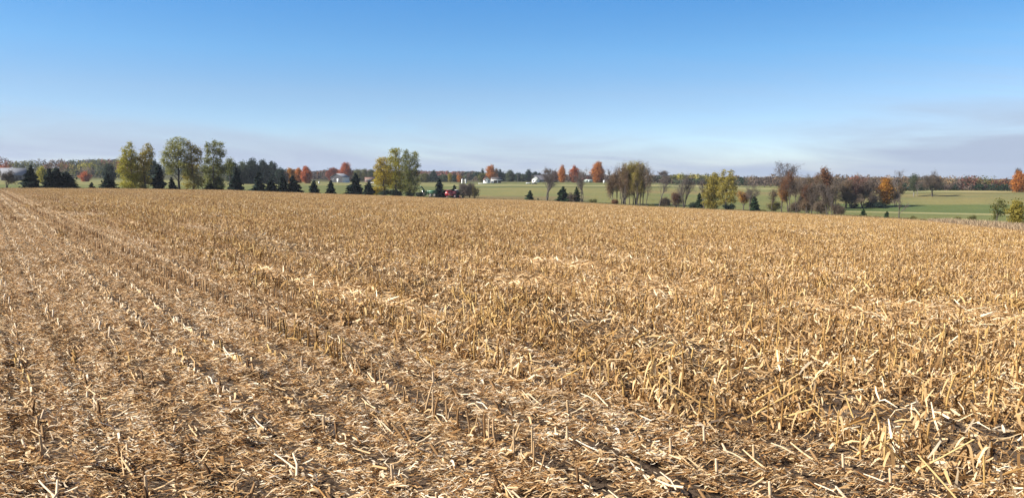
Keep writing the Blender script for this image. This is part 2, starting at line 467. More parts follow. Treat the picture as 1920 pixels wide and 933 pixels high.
def litter(mb, n, lx, ly, kind, rg, scale=1.0, furrow_shade=.8):
    """loose residue over a lx by ly tile, its long side along x (the row)"""
    pos = np.stack([rg.uniform(-lx / 2, lx / 2, n), rg.uniform(-ly / 2, ly / 2, n), np.zeros(n)], 1)
    if kind == 'fine':
        Ln = rg.gamma(2.0, .021, n) + .015; W = rg.uniform(.0035, .0125, n)
        pitch = rg.normal(0, .28, n); roll = rg.normal(0, .55, n); bend = rg.normal(.04, .16, n)
        zz = np.abs(rg.normal(0, .022, n)) + .006
        yaw = rg.normal(.95, .5, n)
        tone = np.clip(rg.normal(.45, .29, n) + (rg.random(n) < .14) * .35, 0, 1)
    elif kind == 'coarse':
        Ln = rg.gamma(2.4, .04, n) + .03; W = rg.uniform(.007, .025, n)
        pitch = rg.normal(0, .6, n); roll = rg.normal(0, .9, n); bend = rg.normal(.05, .22, n)
        zz = np.abs(rg.normal(0, .055, n)) + .008
        yaw = rg.uniform(0, TAU, n)
        tone = np.clip(rg.normal(.49, .27, n) + (rg.random(n) < .12) * .3, 0, 1)
    elif kind == 'mat':
        Ln = rg.gamma(3, .055, n) + .05; W = rg.uniform(.008, .03, n)
        pitch = rg.normal(0, .22, n); roll = rg.normal(0, .6, n); bend = rg.normal(.03, .12, n)
        zz = np.abs(rg.normal(0, .035, n)) + .01
        yaw = rg.normal(0.25, .8, n)
        tone = np.clip(rg.normal(.6, .2, n), 0, 1)
    else:  # bare
        Ln = rg.gamma(2, .03, n) + .02; W = rg.uniform(.005, .015, n)
        pitch = rg.normal(0, .15, n); roll = rg.normal(0, .3, n); bend = rg.normal(.03, .1, n)
        zz = np.full(n, .006) + rg.random(n) * .008
        yaw = rg.uniform(0, TAU, n)
        tone = np.clip(rg.normal(.42, .2, n), 0, 1)
    Ln = Ln * scale; W = W * scale
    pos[:, 2] = zz * (1 if scale < 1.3 else 1.2) + np.abs(np.sin(pitch)) * Ln * .35
    # clumping: thin out pieces where a noise field is low
    ph = rg.uniform(0, TAU, 6)
    fld = sum(np.sin(pos[:, 0] * k * 3.1 + ph[i]) * np.sin(pos[:, 1] * k * 4.3 + ph[i + 3]) for i, k in enumerate((1.3, 2.9, 5.3)))
    q = rg.uniform(0, TAU, 4)
    patch = np.sin(pos[:, 0] * 31 + q[0]) * np.sin(pos[:, 1] * 37 + q[1]) + np.sin(pos[:, 0] * 13 + pos[:, 1] * 9 + q[2]) * np.sin(pos[:, 1] * 17 - pos[:, 0] * 6 + q[3])
    tone = np.clip(tone + .15 * patch, 0, .93)
    keep = rg.random(n) < np.clip((.8 + .3 * fld) if kind == 'fine' else (.68 + .45 * fld), .1 if kind == 'fine' else .04, 1)
    pos[:, 2] += np.clip(fld, 0, 2)[:] * (.012 if kind == 'fine' else .022)
    if kind in ('coarse', 'mat'):
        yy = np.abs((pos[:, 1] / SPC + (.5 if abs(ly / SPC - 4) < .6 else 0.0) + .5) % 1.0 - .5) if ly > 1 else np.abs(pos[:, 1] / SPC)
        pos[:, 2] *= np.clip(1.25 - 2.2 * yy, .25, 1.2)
        tone = np.clip(tone - .10 * (yy > .28), 0, 1)  # shadowed residue between rows: shade put into a darker tone
    if kind == 'fine' and abs(ly - SPC) < .2:
        keep &= ~((np.abs(pos[:, 1] + .095) < .075) & (rg.random(n) < furrow_shade))  # residue thinned on the shadow side, bare soil standing in for row shade
        pos[:, 2] += .04 * np.cos(pos[:, 1] / SPC * TAU + math.pi) * (.4 + .6 * rg.random(n)) + .02
    elif kind == 'fine' and scale > 1.3:
        yy = (pos[:, 1] / SPC) % 1.0 - .5
        keep &= ~((np.abs(yy + .14) < .13) & (rg.random(n) < .75))  # same shadow-side thinning for the wide tiles
    k = keep
    strips(mb, int(k.sum()), pos[k], Ln[k], W[k], yaw[k], pitch[k], roll[k], bend[k], tone[k])

def ribbons(mb, n, lx, ly, rg, lmin, lmax, wmin, wmax, hump, tones, yaw=None, ymax=None):
    """long curled leaf blades and husks, six cross sections each"""
    m = 6
    for _ in range(n):
        l = rg.uniform(lmin, lmax); w = rg.uniform(wmin, wmax); a = rg.uniform(0, TAU) if yaw is None else rg.normal(yaw, .5)
        p = np.array([rg.uniform(-lx / 2, lx / 2), rg.uniform(-ly / 2, ly / 2), rg.uniform(.004, .03)])
        f = np.linspace(-.5, .5, m); kink = rg.normal(0, .5)
        ang = a + kink * f * 2
        c = np.stack([np.cumsum(np.cos(ang)) / m * l, np.sin(ang).cumsum() / m * l, np.zeros(m)], 1); c -= c.mean(0)
        c[:, 2] = hump * rg.uniform(.2, 1.2) * np.cos(f * math.pi * rg.uniform(.7, 1.5)) + rg.normal(0, .008, m) + .006
        c[:, 2] = np.maximum(c[:, 2], .004)
        rl = rg.uniform(-.9, .9) + np.cumsum(rg.normal(0, .3, m))
        side = np.stack([-np.sin(ang) * np.cos(rl), np.cos(ang) * np.cos(rl), np.sin(rl)], 1)
        ww = w / 2 * np.array([.45, .9, 1, .9, .6, .12])
        V = np.stack([c - side * ww[:, None], c + side * ww[:, None]], 1).reshape(-1, 3) + p
        mb.add(V, [(2 * k, 2 * k + 2, 2 * k + 3, 2 * k + 1) for k in range(m - 1)], float(np.clip(rg.normal(*tones), 0, 1)))

def lying(mb, n, lx, ly, rg, zmax=.1, lmin=.1, lmax=.4, along=.6, tones=(.6, .2)):
    """broken stalk lengths lying in the residue"""
    for _ in range(n):
        l = rg.uniform(lmin, lmax); p = np.array([rg.uniform(-lx / 2, lx / 2), rg.uniform(-ly / 2, ly / 2), rg.uniform(.015, zmax)])
        a = rg.normal(0, along); e = rg.normal(0, .22)
        d = np.array([math.cos(a) * math.cos(e), math.sin(a) * math.cos(e), math.sin(e)]) * l / 2
        p[2] += abs(d[2]) * .8
        r = rg.uniform(.004, .0085)
        mid = p + rg.normal(0, .012, 3)
        mb.tube([p - d, mid, p + d], [r * 1.1, r, r * .8], 4, np.clip(rg.normal(*tones), 0, 1))

def stand(mb, x, y, h, r, lean, az, rg, tone, sides=5, leaves=1):
    """one cut stalk with its torn sheath"""
    d = np.array([math.sin(lean) * math.cos(az), math.sin(lean) * math.sin(az), math.cos(lean)])
    p0 = np.array([x, y, -.02]); p2 = p0 + d * (h + .02); p1 = (p0 + p2) / 2 + rg.normal(0, .012, 3)
    mb.tube([p0, p1, p2, p2 + d * .004], [r * 1.15, r, r * .92, r * .1], sides, tone)
    for _ in range(leaves):
        k = rg.uniform(.25, .95); q = p0 + d * h * k
        l = rg.uniform(.08, .24); a = rg.uniform(0, TAU)
        strips(mb, 1, (q + np.array([math.cos(a), math.sin(a), -.15]) * l * .4)[None], np.array([l]), np.array([rg.uniform(.014, .034)]),
               np.array([a]), np.array([rg.uniform(-.2, 1.0)]), np.array([rg.normal(0, .4)]), np.array([rg.uniform(.05, .25)]), np.clip(rg.normal(.58, .2, 1), 0, 1))

def stalk_row(mb, lx, y0, style, rg, leaves=True, thick=1.0, hf=1.0, df=1.0):
    x = -lx / 2 + rg.uniform(0, .1)
    while x < lx / 2:
        if style == 'comb':
            x += rg.uniform(.07, .14); h = rg.uniform(.17, .27); lean = abs(rg.normal(0, .09)); pr = .95; tone = rg.normal(.36, .14); az = rg.uniform(0, TAU)
        elif style == 'low':
            x += rg.uniform(.075, .16); h = rg.uniform(.07, .22); lean = abs(rg.normal(.75, .4)); pr = .78; tone = rg.normal(.7, .24); az = rg.normal(0, .35)
        else:
            x += rg.uniform(.09, .18); h = rg.uniform(.17, .37); lean = abs(rg.normal(.08, .22)); pr = .92; tone = rg.normal(.46, .23); az = rg.uniform(0, TAU)
        if rg.random() > pr * df: continue
        h *= hf
        lean = min(lean, 1.25)
        stand(mb, x, y0 + rg.normal(0, .025), h, (rg.uniform(.0075, .0115) if style == 'low' else rg.uniform(.0075, .0118)) * thick, lean, az, rg, float(np.clip(tone, 0, 1)), 5 if leaves else 4,
              (rg.integers(1, 5) if style == 'tall' else rg.integers(0, 2)) if leaves else rg.integers(1, 4) if style == 'tall' else rg.integers(0, 2))

ROWSTY = np.random.default_rng(3).random(4000)
LX = 2.0
RES, STB = hidden_collection('residue tiles'), hidden_collection('stalk tiles')
RES_IDX, STB_IDX = {}, {}
def tile(coll, idx, key, mb, mats):
    n = len(coll.objects)
    o = bpy.data.objects.new('tile_%03d' % n, mb.mesh('tile_%03d' % n, mats))
    coll.objects.link(o); idx.setdefault(key, []).append(n)
for i in range(8):
    rg = np.random.default_rng(100 + i); s_ = i / 7
    mb = MB(); litter(mb, 5000, LX + .1, SPC + .06, 'fine', rg, 1.0, .25 + .58 * s_); lying(mb, 3, LX, SPC, rg, .03, .06, .18, 1.0)
    lying(mb, 2 + int(11 * s_), LX, .08, rg, .07, .1, .3, .22, (.66 + .2 * s_, .18)); ribbons(mb, 12, LX, SPC, rg, .05, .14, .008, .024, .02, (.6, .22))
    ribbons(mb, 3 + int(14 * s_), LX, .11, rg, .07, .2, .012, .03, .06, (.66 + .18 * s_, .18), 0.0); tile(RES, RES_IDX, 'fine', mb, M_SL)
for i in range(8):
    rg = np.random.default_rng(150 + i); s_ = i / 7
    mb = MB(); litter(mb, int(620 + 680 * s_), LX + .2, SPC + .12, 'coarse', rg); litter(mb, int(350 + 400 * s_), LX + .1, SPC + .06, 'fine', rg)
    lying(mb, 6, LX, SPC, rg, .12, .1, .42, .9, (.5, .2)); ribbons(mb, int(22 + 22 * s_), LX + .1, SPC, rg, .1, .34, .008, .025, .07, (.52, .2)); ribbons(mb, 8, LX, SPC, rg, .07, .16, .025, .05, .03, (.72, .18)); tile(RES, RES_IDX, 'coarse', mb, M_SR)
for i in range(3):
    rg = np.random.default_rng(200 + i)
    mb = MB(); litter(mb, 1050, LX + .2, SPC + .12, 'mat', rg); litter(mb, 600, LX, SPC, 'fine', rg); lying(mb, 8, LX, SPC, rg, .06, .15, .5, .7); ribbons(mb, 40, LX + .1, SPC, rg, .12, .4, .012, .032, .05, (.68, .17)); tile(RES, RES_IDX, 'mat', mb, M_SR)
    mb = MB(); litter(mb, 620, LX, SPC, 'bare', rg); litter(mb, 230, LX + .1, SPC, 'coarse', rg); ribbons(mb, 9, LX, SPC, rg, .1, .3, .01, .026, .04, (.55, .2)); lying(mb, 2, LX, SPC, rg, .02, .06, .2, 1.2); tile(RES, RES_IDX, 'bare', mb, M_SR)
for i in range(8):
    rg = np.random.default_rng(300 + i); s_ = i / 7
    for st, mt in (('low', M_KL), ('tall', M_KR)):
        mb = MB(); stalk_row(mb, LX, 0, st, rg, True, 1.0, .8 + .35 * s_, .5 + .5 * s_); tile(STB, STB_IDX, st, mb, mt)
for i in range(3):
    rg = np.random.default_rng(330 + i)
    mb = MB(); stalk_row(mb, LX, 0, 'comb', rg); tile(STB, STB_IDX, 'comb', mb, M_KL)
    # leaning, tangled bundle of long broken stalks
    mb = MB(); stalk_row(mb, LX, 0, 'tall', rg)
    for cl_ in range(5):
        cx_, cy_, ca_ = rg.uniform(-1, 1), rg.normal(0, .1), rg.choice([0.0, math.pi]) + rg.normal(0, .4)
        for _ in range(rg.integers(3, 7)):
            stand(mb, cx_ + rg.normal(0, .07), cy_ + rg.normal(0, .06), rg.uniform(.28, .6), rg.uniform(.007, .0115), rg.uniform(.6, 1.2), ca_ + rg.normal(0, .18), rg, float(np.clip(rg.normal(.55, .24), 0, 1)), 5, 3)
    tile(STB, STB_IDX, 'tangle', mb, M_KR)
# far tiles: four rows wide, four metres long
FX, FROWS = 4.0, 4
FAR_STY = [('low', 'comb', 'low', 'low'), ('low', 'low', 'none', 'comb'), ('comb', 'low', 'low', 'none'), ('low', 'low', 'comb', 'low')]
for i in range(4):
    for rep in range(2):
        rg = np.random.default_rng(400 + i + 10 * rep)
        mb = MB(); litter(mb, 3400, FX + .2, SPC * FROWS + .1, 'fine', rg, 1.7); litter(mb, 800, FX, SPC * FROWS, 'mat', rg, 1.0); tile(RES, RES_IDX, 'far_fine%d' % i, mb, M_SL)
        mb = MB(); litter(mb, 3000, FX + .3, SPC * FROWS + .2, 'coarse', rg, 1.4); lying(mb, 40, FX, SPC * FROWS, rg, .14, .15, .45, .9)
        if i % 2: litter(mb, 1300, FX, SPC * 1.5, 'mat', rg, 1.1)
        tile(RES, RES_IDX, 'far_coarse%d' % i, mb, M_SR)
        mb = MB()
        for k in range(FROWS):
            if FAR_STY[i][k] != 'none': stalk_row(mb, FX, (k - 1.5) * SPC, FAR_STY[i][k], rg, False, 1.2, .8 + .5 * ROWSTY[i * 4 + k], .6 + .4 * ROWSTY[i * 4 + k])
        tile(STB, STB_IDX, 'far_low%d' % i, mb, M_KL)
        mb = MB()
        for k in range(FROWS):
            s_ = ROWSTY[40 + i * 4 + k]
            if s_ > .14: stalk_row(mb, FX, (k - 1.5) * SPC, 'tall', rg, False, 1.25, .7 + .5 * s_, .55 + .45 * s_)
        tile(STB, STB_IDX, 'far_tall%d' % i, mb, M_KR)

# where the chopped strip on the left ends, the wheel track, and two dense comb rows
U_SPLIT = uv_of(*near(1040, 752))[0]
TRK = [uv_of(*near(px, py)) for px, py in ((300, 408), (500, 452), (620, 478), (745, 518), (1080, 606), (1170, 640), (1560, 742), (1820, 835))]
TRK_U = lambda v: np.interp(v, [t[1] for t in TRK][::-1], [t[0] for t in TRK][::-1])
SOILSPOTS = [(uv_of(*near(px, py)), w) for px, py, w in ((520, 456, 1.4), (600, 474, 1.6), (750, 520, 1.3), (800, 535, .9), (1075, 606, .7), (1170, 642, .8), (1360, 690, .6), (1560, 745, .8), (1810, 822, .8), (1690, 755, .45))]
MATSPOTS = [(uv_of(*near(px, py)), w) for px, py, w in ((1000, 540, 1.8), (1120, 550, 1.6), (1280, 560, 1.4), (900, 520, 1.2), (1850, 600, 1.5), (1700, 610, 1.2), (1450, 640, .8), (1050, 500, 1.5))]
TANGLE = [(uv_of(*near(px, py)), w) for px, py, w in ((1500, 830, 1.0), (1280, 720, .9), (1100, 660, 1.0), (1400, 760, .9), (1600, 870, .9), (1180, 690, .7), (880, 560, 1.0), (1730, 830, .7))]
COMB_NEAR = uv_of(*near(795, 790))[0]
COMB_U = [uv_of(*near(px, py))[0] for px, py in ((270, 498), (330, 448), (100, 420))]
def near_spot(u, v, spots): return any((u - c[0]) ** 2 + ((v - c[1]) * .55) ** 2 < (w * .62) ** 2 for c, w in spots)

NEAR_LIM, STALK_LIM, VIEW = 46.0, 10.2, math.radians(43)
res_pts, stb_pts, singles = [], [], []
def slope_rot(x, y, yaw):
    e = .5
    gx = (hz(x + e, y) - hz(x - e, y)) / (2 * e); gy = (hz(x, y + e) - hz(x, y - e)) / (2 * e)
    c, s_ = math.cos(yaw), math.sin(yaw)
    sx, sy = gx * c + gy * s_, -gx * s_ + gy * c
    return (math.atan(sy), -math.atan(sx), yaw)
def inview(x, y, r, lim=VIEW):
    return y > 0 and abs(math.atan2(x, y)) < (lim if r > 16 else lim + .12)
rg = np.random.default_rng(5)
umax = int(NEAR_LIM / SPC) + 2
def pick(lst, i, v, graded):
    if not graded: return rg.choice(lst)
    s_ = ROWSTY[i + 1200] * .75 + .25 * (.5 + .5 * math.sin(v * .31 + i)) + rg.normal(0, .1)
    return lst[int(np.clip(s_ * len(lst), 0, len(lst) - 1))]
BLK = SPC * FROWS
def far_block(u, v):
    """is the 2 x 4 m block holding (u, v) beyond the near limit?"""
    bu = math.floor(u / BLK) * BLK + BLK / 2; bv = math.floor(v / FX) * FX + FX / 2
    return math.hypot(bu, bv) > NEAR_LIM, bu, bv
for i in range(-umax, umax):
    u = (i + .5) * SPC
    is_comb = any(abs(u - c) < SPC * .5 for c in COMB_U)
    for j in range(-int(NEAR_LIM / LX) - 2, int(NEAR_LIM / LX) + 3):
        v = (j + .5) * LX
        if far_block(u, v)[0]: continue
        x, y = xy_of(u, v); r = math.hypot(x, y)
        if r < 1.2 or not inview(x, y, r): continue
        uj = u
        left = uj < U_SPLIT + .55 * math.sin(v * .35) + .3 * math.sin(v * 1.1) + rg.normal(0, .3 + .014 * r)
        yaw = YAW_ROW + rg.normal(0, .03) + (math.pi if (rg.random() < .5 and not left) else 0)
        dt = u - TRK_U(v)
        wob = math.sin(v * .9 + 1) + math.sin(v * 1.7 + i) + .8 * math.sin(v * .43)
        soil = near_spot(u, v, SOILSPOTS) or (abs(dt) < .5 and wob > .05 and v > 2)
        big = math.sin(u * .55 + 1.3) * math.sin(v * .21 + .4 * u) + .6 * math.sin(u * 1.7 + .3 * v)
        mat_ = (near_spot(u, v, MATSPOTS) or big > .95) and not left and abs(dt) > 1.4
        clear = v > 11 and -1.5 < dt <= -.5 and wob > -.1 and r < 40
        band = not left and -1.7 < dt < -.3 and r < 18
        key = 'bare' if soil or (band and rg.random() < .16) else 'mat' if mat_ else 'fine' if left or clear else 'coarse'
        ru, rv = u + rg.normal(0, .03), v + rg.uniform(-.2, .2)
        px_, py_ = xy_of(ru, rv)
        res_pts.append((px_, py_, hz(px_, py_), *slope_rot(px_, py_, yaw), pick(RES_IDX[key], i, v, key in ('fine', 'coarse')), rg.uniform(.95, 1.15)))
        if soil or clear or (mat_ and rg.random() < .7): continue
        yaw2 = YAW_ROW + (math.pi if (rg.random() < .5 and not left) else 0)
        key2 = 'comb' if (is_comb and 13 < v < 60) or (left and abs(u - COMB_NEAR) < SPC * .5 and 3 < v < 9) or (left and ROWSTY[i + 500] < .3 and math.sin(v * .2 + i * 2.1) > -.2 and v > 8) else 'low' if left else 'tangle' if near_spot(u, v, TANGLE) or (-1.7 < dt < -.5 and wob > -.6 and r < 16) or (big < -1.0 and r < 22) else 'tall'
        if r < STALK_LIM:
            singles.append((u, v, key2)); continue
        stb_pts.append((x, y, hz(x, y), *slope_rot(x, y, yaw2), pick(STB_IDX[key2], i, v, key2 in ('low', 'tall')), rg.uniform(.88, 1.1)))
RMAX = 345
for i in range(-int(RMAX / BLK) - 1, int(RMAX / BLK) + 2):
    for j in range(-3, int(RMAX / FX) + 2):
        u, v = (i + .5) * BLK, (j + .5) * FX
        isfar, _, _ = far_block(u, v)
        if not isfar: continue
        x, y = xy_of(u, v); r = math.hypot(x, y)
        th = math.atan2(x, y)
        if y <= 0 or abs(th) > VIEW or r > float(edge_r(th)) - 2.2: continue
        if abs(th) > .66 and r > 150 and x < 0 and False: continue
        left = u < U_SPLIT + rg.normal(0, 1.1) or (th > -.12 and r > (.80 + .03 * math.sin(th * 9)) * float(edge_r(th)))
        yaw = YAW_ROW
        z = hz(x, y); sr = slope_rot(x, y, yaw)
        res_pts.append((x, y, z, *sr, rg.choice(RES_IDX[('far_fine%d' if left else 'far_coarse%d') % ((i * 7 + (i // 3)) % 4)]), rg.uniform(.97, 1.08)))
        stb_pts.append((x, y, z, *sr, rg.choice(STB_IDX[('far_low%d' if left else 'far_tall%d') % ((i * 7 + (i // 3)) % 4)]), rg.uniform(.9, 1.1)))

def scatter(name, pts, coll, label, cat):
    P = np.array([p[:3] for p in pts], np.float32)
    me = bpy.data.meshes.new(name); me.vertices.add(len(P)); me.vertices.foreach_set('co', P.ravel())
    a = me.attributes.new('rot', 'FLOAT_VECTOR', 'POINT'); a.data.foreach_set('vector', np.array([p[3:6] for p in pts], np.float32).ravel())
    a = me.attributes.new('idx', 'INT', 'POINT'); a.data.foreach_set('value', np.array([p[6] for p in pts], np.int32))
    a = me.attributes.new('scl', 'FLOAT', 'POINT'); a.data.foreach_set('value', np.array([p[7] for p in pts], np.float32))
    o = link(name, me)
    ng = bpy.data.node_groups.new(name + ' scatter', 'GeometryNodeTree')
    ng.interface.new_socket('Geometry', in_out='INPUT', socket_type='NodeSocketGeometry')
    ng.interface.new_socket('Geometry', in_out='OUTPUT', socket_type='NodeSocketGeometry')
    gi, go = ng.nodes.new('NodeGroupInput'), ng.nodes.new('NodeGroupOutput')
    ci = ng.nodes.new('GeometryNodeCollectionInfo'); ci.inputs['Collection'].default_value = coll
    ci.inputs['Separate Children'].default_value = True; ci.inputs['Reset Children'].default_value = True
    ip = ng.nodes.new('GeometryNodeInstanceOnPoints'); ip.inputs['Pick Instance'].default_value = True
    def attr(nm, ty):
        n = ng.nodes.new('GeometryNodeInputNamedAttribute'); n.data_type = ty; n.inputs['Name'].default_value = nm
        return next(s_ for s_ in n.outputs if s_.enabled and s_.name == 'Attribute')
    ng.links.new(gi.outputs[0], ip.inputs['Points']); ng.links.new(ci.outputs[0], ip.inputs['Instance'])
    ng.links.new(attr('idx', 'INT'), ip.inputs['Instance Index']); ng.links.new(attr('rot', 'FLOAT_VECTOR'), ip.inputs['Rotation'])
    ng.links.new(attr('scl', 'FLOAT'), ip.inputs['Scale'])
    ng.links.new(ip.outputs[0], go.inputs[0])
    md = o.modifiers.new('scatter', 'NODES'); md.node_group = ng
    return tag(o, label, cat, kind='stuff')
scatter('corn_residue', res_pts, RES, 'chopped straw coloured corn leaves and husks littering the whole field', 'corn residue')
scatter('corn_stubble', stb_pts, STB, 'rows of short cut corn stalks across the field beyond the nearest ones', 'corn stubble')

# the stalks nearest the camera, each one an object of its own
G_STALK = 'cut corn stalks standing nearest the camera'
CL = {}
def stalk_proto(key, i):
    rg = np.random.default_rng(700 + i + 40 * len(key))
    if key == 'comb': h, lean, r = rg.uniform(.12, .27), abs(rg.normal(.1, .25)), rg.uniform(.007, .0095)
    elif key == 'low':    h, lean, r = rg.uniform(.07, .2), abs(rg.normal(.95, .35)), rg.uniform(.008, .0115)
    elif key == 'lean': h, lean, r = rg.uniform(.34, .62), rg.uniform(.75, 1.15), rg.uniform(.0055, .009)
    else:               h, lean, r = rg.uniform(.18, .37), abs(rg.normal(.06, .17)), rg.uniform(.0062, .0098)
    d = np.array([math.sin(lean), 0, math.cos(lean)])
    ks = np.linspace(0, 1, 9); off = rg.normal(0, .012, 2)
    pts = np.array([np.array([0, 0, -.03]) + d * (h + .03) * k + np.array([off[0], off[1], 0]) * math.sin(k * math.pi) for k in ks])
    rad = r * np.array([1.35, 1.12, 1.0, 1.18, .98, .95, 1.12, .93, .9])
    mb = MB(); tone = float(np.clip(rg.normal(.68 if key == 'low' else .5 if key == 'lean' else .38, .22), 0.1, .98))
    mb.tube(pts, rad, 8, tone)
    end = pts[-1]; mb.tube([end, end + d * .006 + np.array([.003, 0, 0])], [r * .9, r * .25], 8, min(1, tone + .3))
    for q in range(3):                        # brace roots
        a = rg.uniform(0, TAU); mb.tube([pts[1] + (0, 0, .02), pts[1] + np.array([math.cos(a) * .03, math.sin(a) * .03, -.03])], [.003, .0015], 4, tone * .8)
    lvs = []
    for q in range(rg.integers(1, 3) if key in ('low', 'comb') else rg.integers(3, 7)):
        lb = MB()
        k = rg.integers(2, 8); p = pts[k]; a = rg.uniform(0, TAU); l = rg.uniform(.08, .26 if key != 'low' else .12)
        m = 5; c = []; w = np.array([.016, .024, .02, .014, .004]) * rg.uniform(.7, 1.3)
        dz = rg.uniform(-.1, .9)
        for s_ in range(m):
            f = s_ / (m - 1)
            c.append(p + np.array([math.cos(a), math.sin(a), 0]) * (r + l * f * .8) + np.array([0, 0, l * (dz * f - 1.5 * f * f)]))
        side = np.array([-math.sin(a), math.cos(a), rg.normal(0, .4)])
        P = np.array([c_ + sg * side * w_ for c_, w_ in zip(c, w) for sg in (-.5, .5)])
        P[:, 2] = np.maximum(P[:, 2], .004)
        lb.add(P, [(2 * s_, 2 * s_ + 2, 2 * s_ + 3, 2 * s_ + 1) for s_ in range(m - 1)], float(np.clip(rg.normal(.48, .2), 0, .85)))
        lvs.append(bpy.data.objects.new('leaf_sheath', lb.mesh('leaf_sheath', M_SL if key in ('low', 'comb') else M_SR)))
    km = M_KL if key in ('low', 'comb') else M_KR
    o = bpy.data.objects.new('corn_stalk', mb.mesh('corn_stalk', km, True))
    return o, lvs
PROTO = {k: [stalk_proto(k, i) for i in range(9)] for k in ('low', 'tall', 'lean', 'comb')}
stalk_spots = []
rg = np.random.default_rng(77)
for (u, v, key) in singles:
    x_ = -LX / 2 + rg.uniform(0, .1)
    while x_ < LX / 2:
        x_ += rg.uniform(.09, .19) if key == 'low' else rg.uniform(.07, .14) if key == 'comb' else rg.uniform(.11, .21)
        if rg.random() > (.55 if key == 'low' else .9): continue
        k = key if key in ('low', 'comb') else ('lean' if rg.random() < (.08 if key == 'tall' else .5) else 'tall')
        stalk_spots.append((*xy_of(u + rg.normal(0, .03), v + x_), k))
def visible(x, y):
    z = hz(x, y); fw = y * CP - z * SP
    if fw < .5: return False
    px = CXP + F * x / fw; py = CYP - F * (y * SP + z * CP) / fw
    return -20 < px < 1940 and py < 990
stalk_spots = [s_ for s_ in stalk_spots if visible(s_[0], s_[1])]
stalk_spots.sort(key=lambda s_: math.hypot(s_[0], s_[1]))
print('single stalks available', len(stalk_spots), 'residue tiles', len(res_pts), 'stubble tiles', len(stb_pts))
N_ONE = 300
LAB = {'low': 'short cut corn stub bent over along the chopped rows',
       'tall': 'upright golden brown cut corn stalk in the right hand rows',
       'comb': 'slim brown upright cut corn stalk in the dense row among chopped litter',
       'lean': 'long broken corn stalk leaning over among upright ones'}
for (x, y, k) in stalk_spots[:N_ONE]:
    o, lvs = random.choice(PROTO[k]); o2 = o.copy(); COL.objects.link(o2)
    for c in lvs:
        c2 = c.copy(); c2.parent = o2; COL.objects.link(c2)
    o2.location = (x, y, hz(x, y))
    az = (YAW_ROW + (0 if k == 'low' else random.choice((0, math.pi))) + random.gauss(0, .3 if k == 'low' else .6)) if k in ('lean', 'low') else random.uniform(0, TAU)
    o2.rotation_euler = (0, 0, az); s_ = random.uniform(.85, 1.12); o2.scale = (1, 1, s_)
    tag(o2, LAB[k], 'corn stalk', G_STALK)
# the stalks just beyond those three hundred
rest = MB(); rest_r = np.random.default_rng(9)
for (x, y, k) in stalk_spots[N_ONE:]:
    z = hz(x, y); b = MB()
    if k == 'low': stand(b, 0, 0, rest_r.uniform(.07, .19), .0105, abs(rest_r.normal(.75, .35)), YAW_ROW, rest_r, float(np.clip(rest_r.normal(.62, .2), 0, 1)))
    elif k == 'lean': stand(b, 0, 0, rest_r.uniform(.34, .6), .009, rest_r.uniform(.75, 1.15), YAW_ROW + math.pi + rest_r.normal(0, .6), rest_r, float(np.clip(rest_r.normal(.55, .2), 0, 1)), 5, 2)
    else: stand(b, 0, 0, rest_r.uniform(.2, .36), .0095, abs(rest_r.normal(.05, .15)), rest_r.uniform(0, TAU), rest_r, float(np.clip(rest_r.normal(.5, .2), 0, 1)), 5, 2)
    for v_, f_, t_ in zip(b.v, b.f, b.t): pass
    vv = np.concatenate(b.v) + np.array([x, y, z]); rest.add(vv, np.concatenate(b.f), np.concatenate(b.t))
if rest.n:
    tag(link('corn_stubble', rest.mesh('corn_stubble', M_KR)), 'cut corn stalks a few steps out, behind the nearest rows', 'corn stubble', kind='stuff')
# ------------------------------------------------------------------ trees
M_BARK = plain('bark', (.085, .07, .058), .9, noise=.3, scale=3)
M_PALEBARK = plain('pale bark', (.20, .18, .155), .9, noise=.3, scale=3)
M_TWIG = plain('twigs', (.125, .10, .085), .9, noise=.25, scale=1)
M_TWIGB = plain('brown twigs', (.21, .15, .10), .9, noise=.25, scale=1)

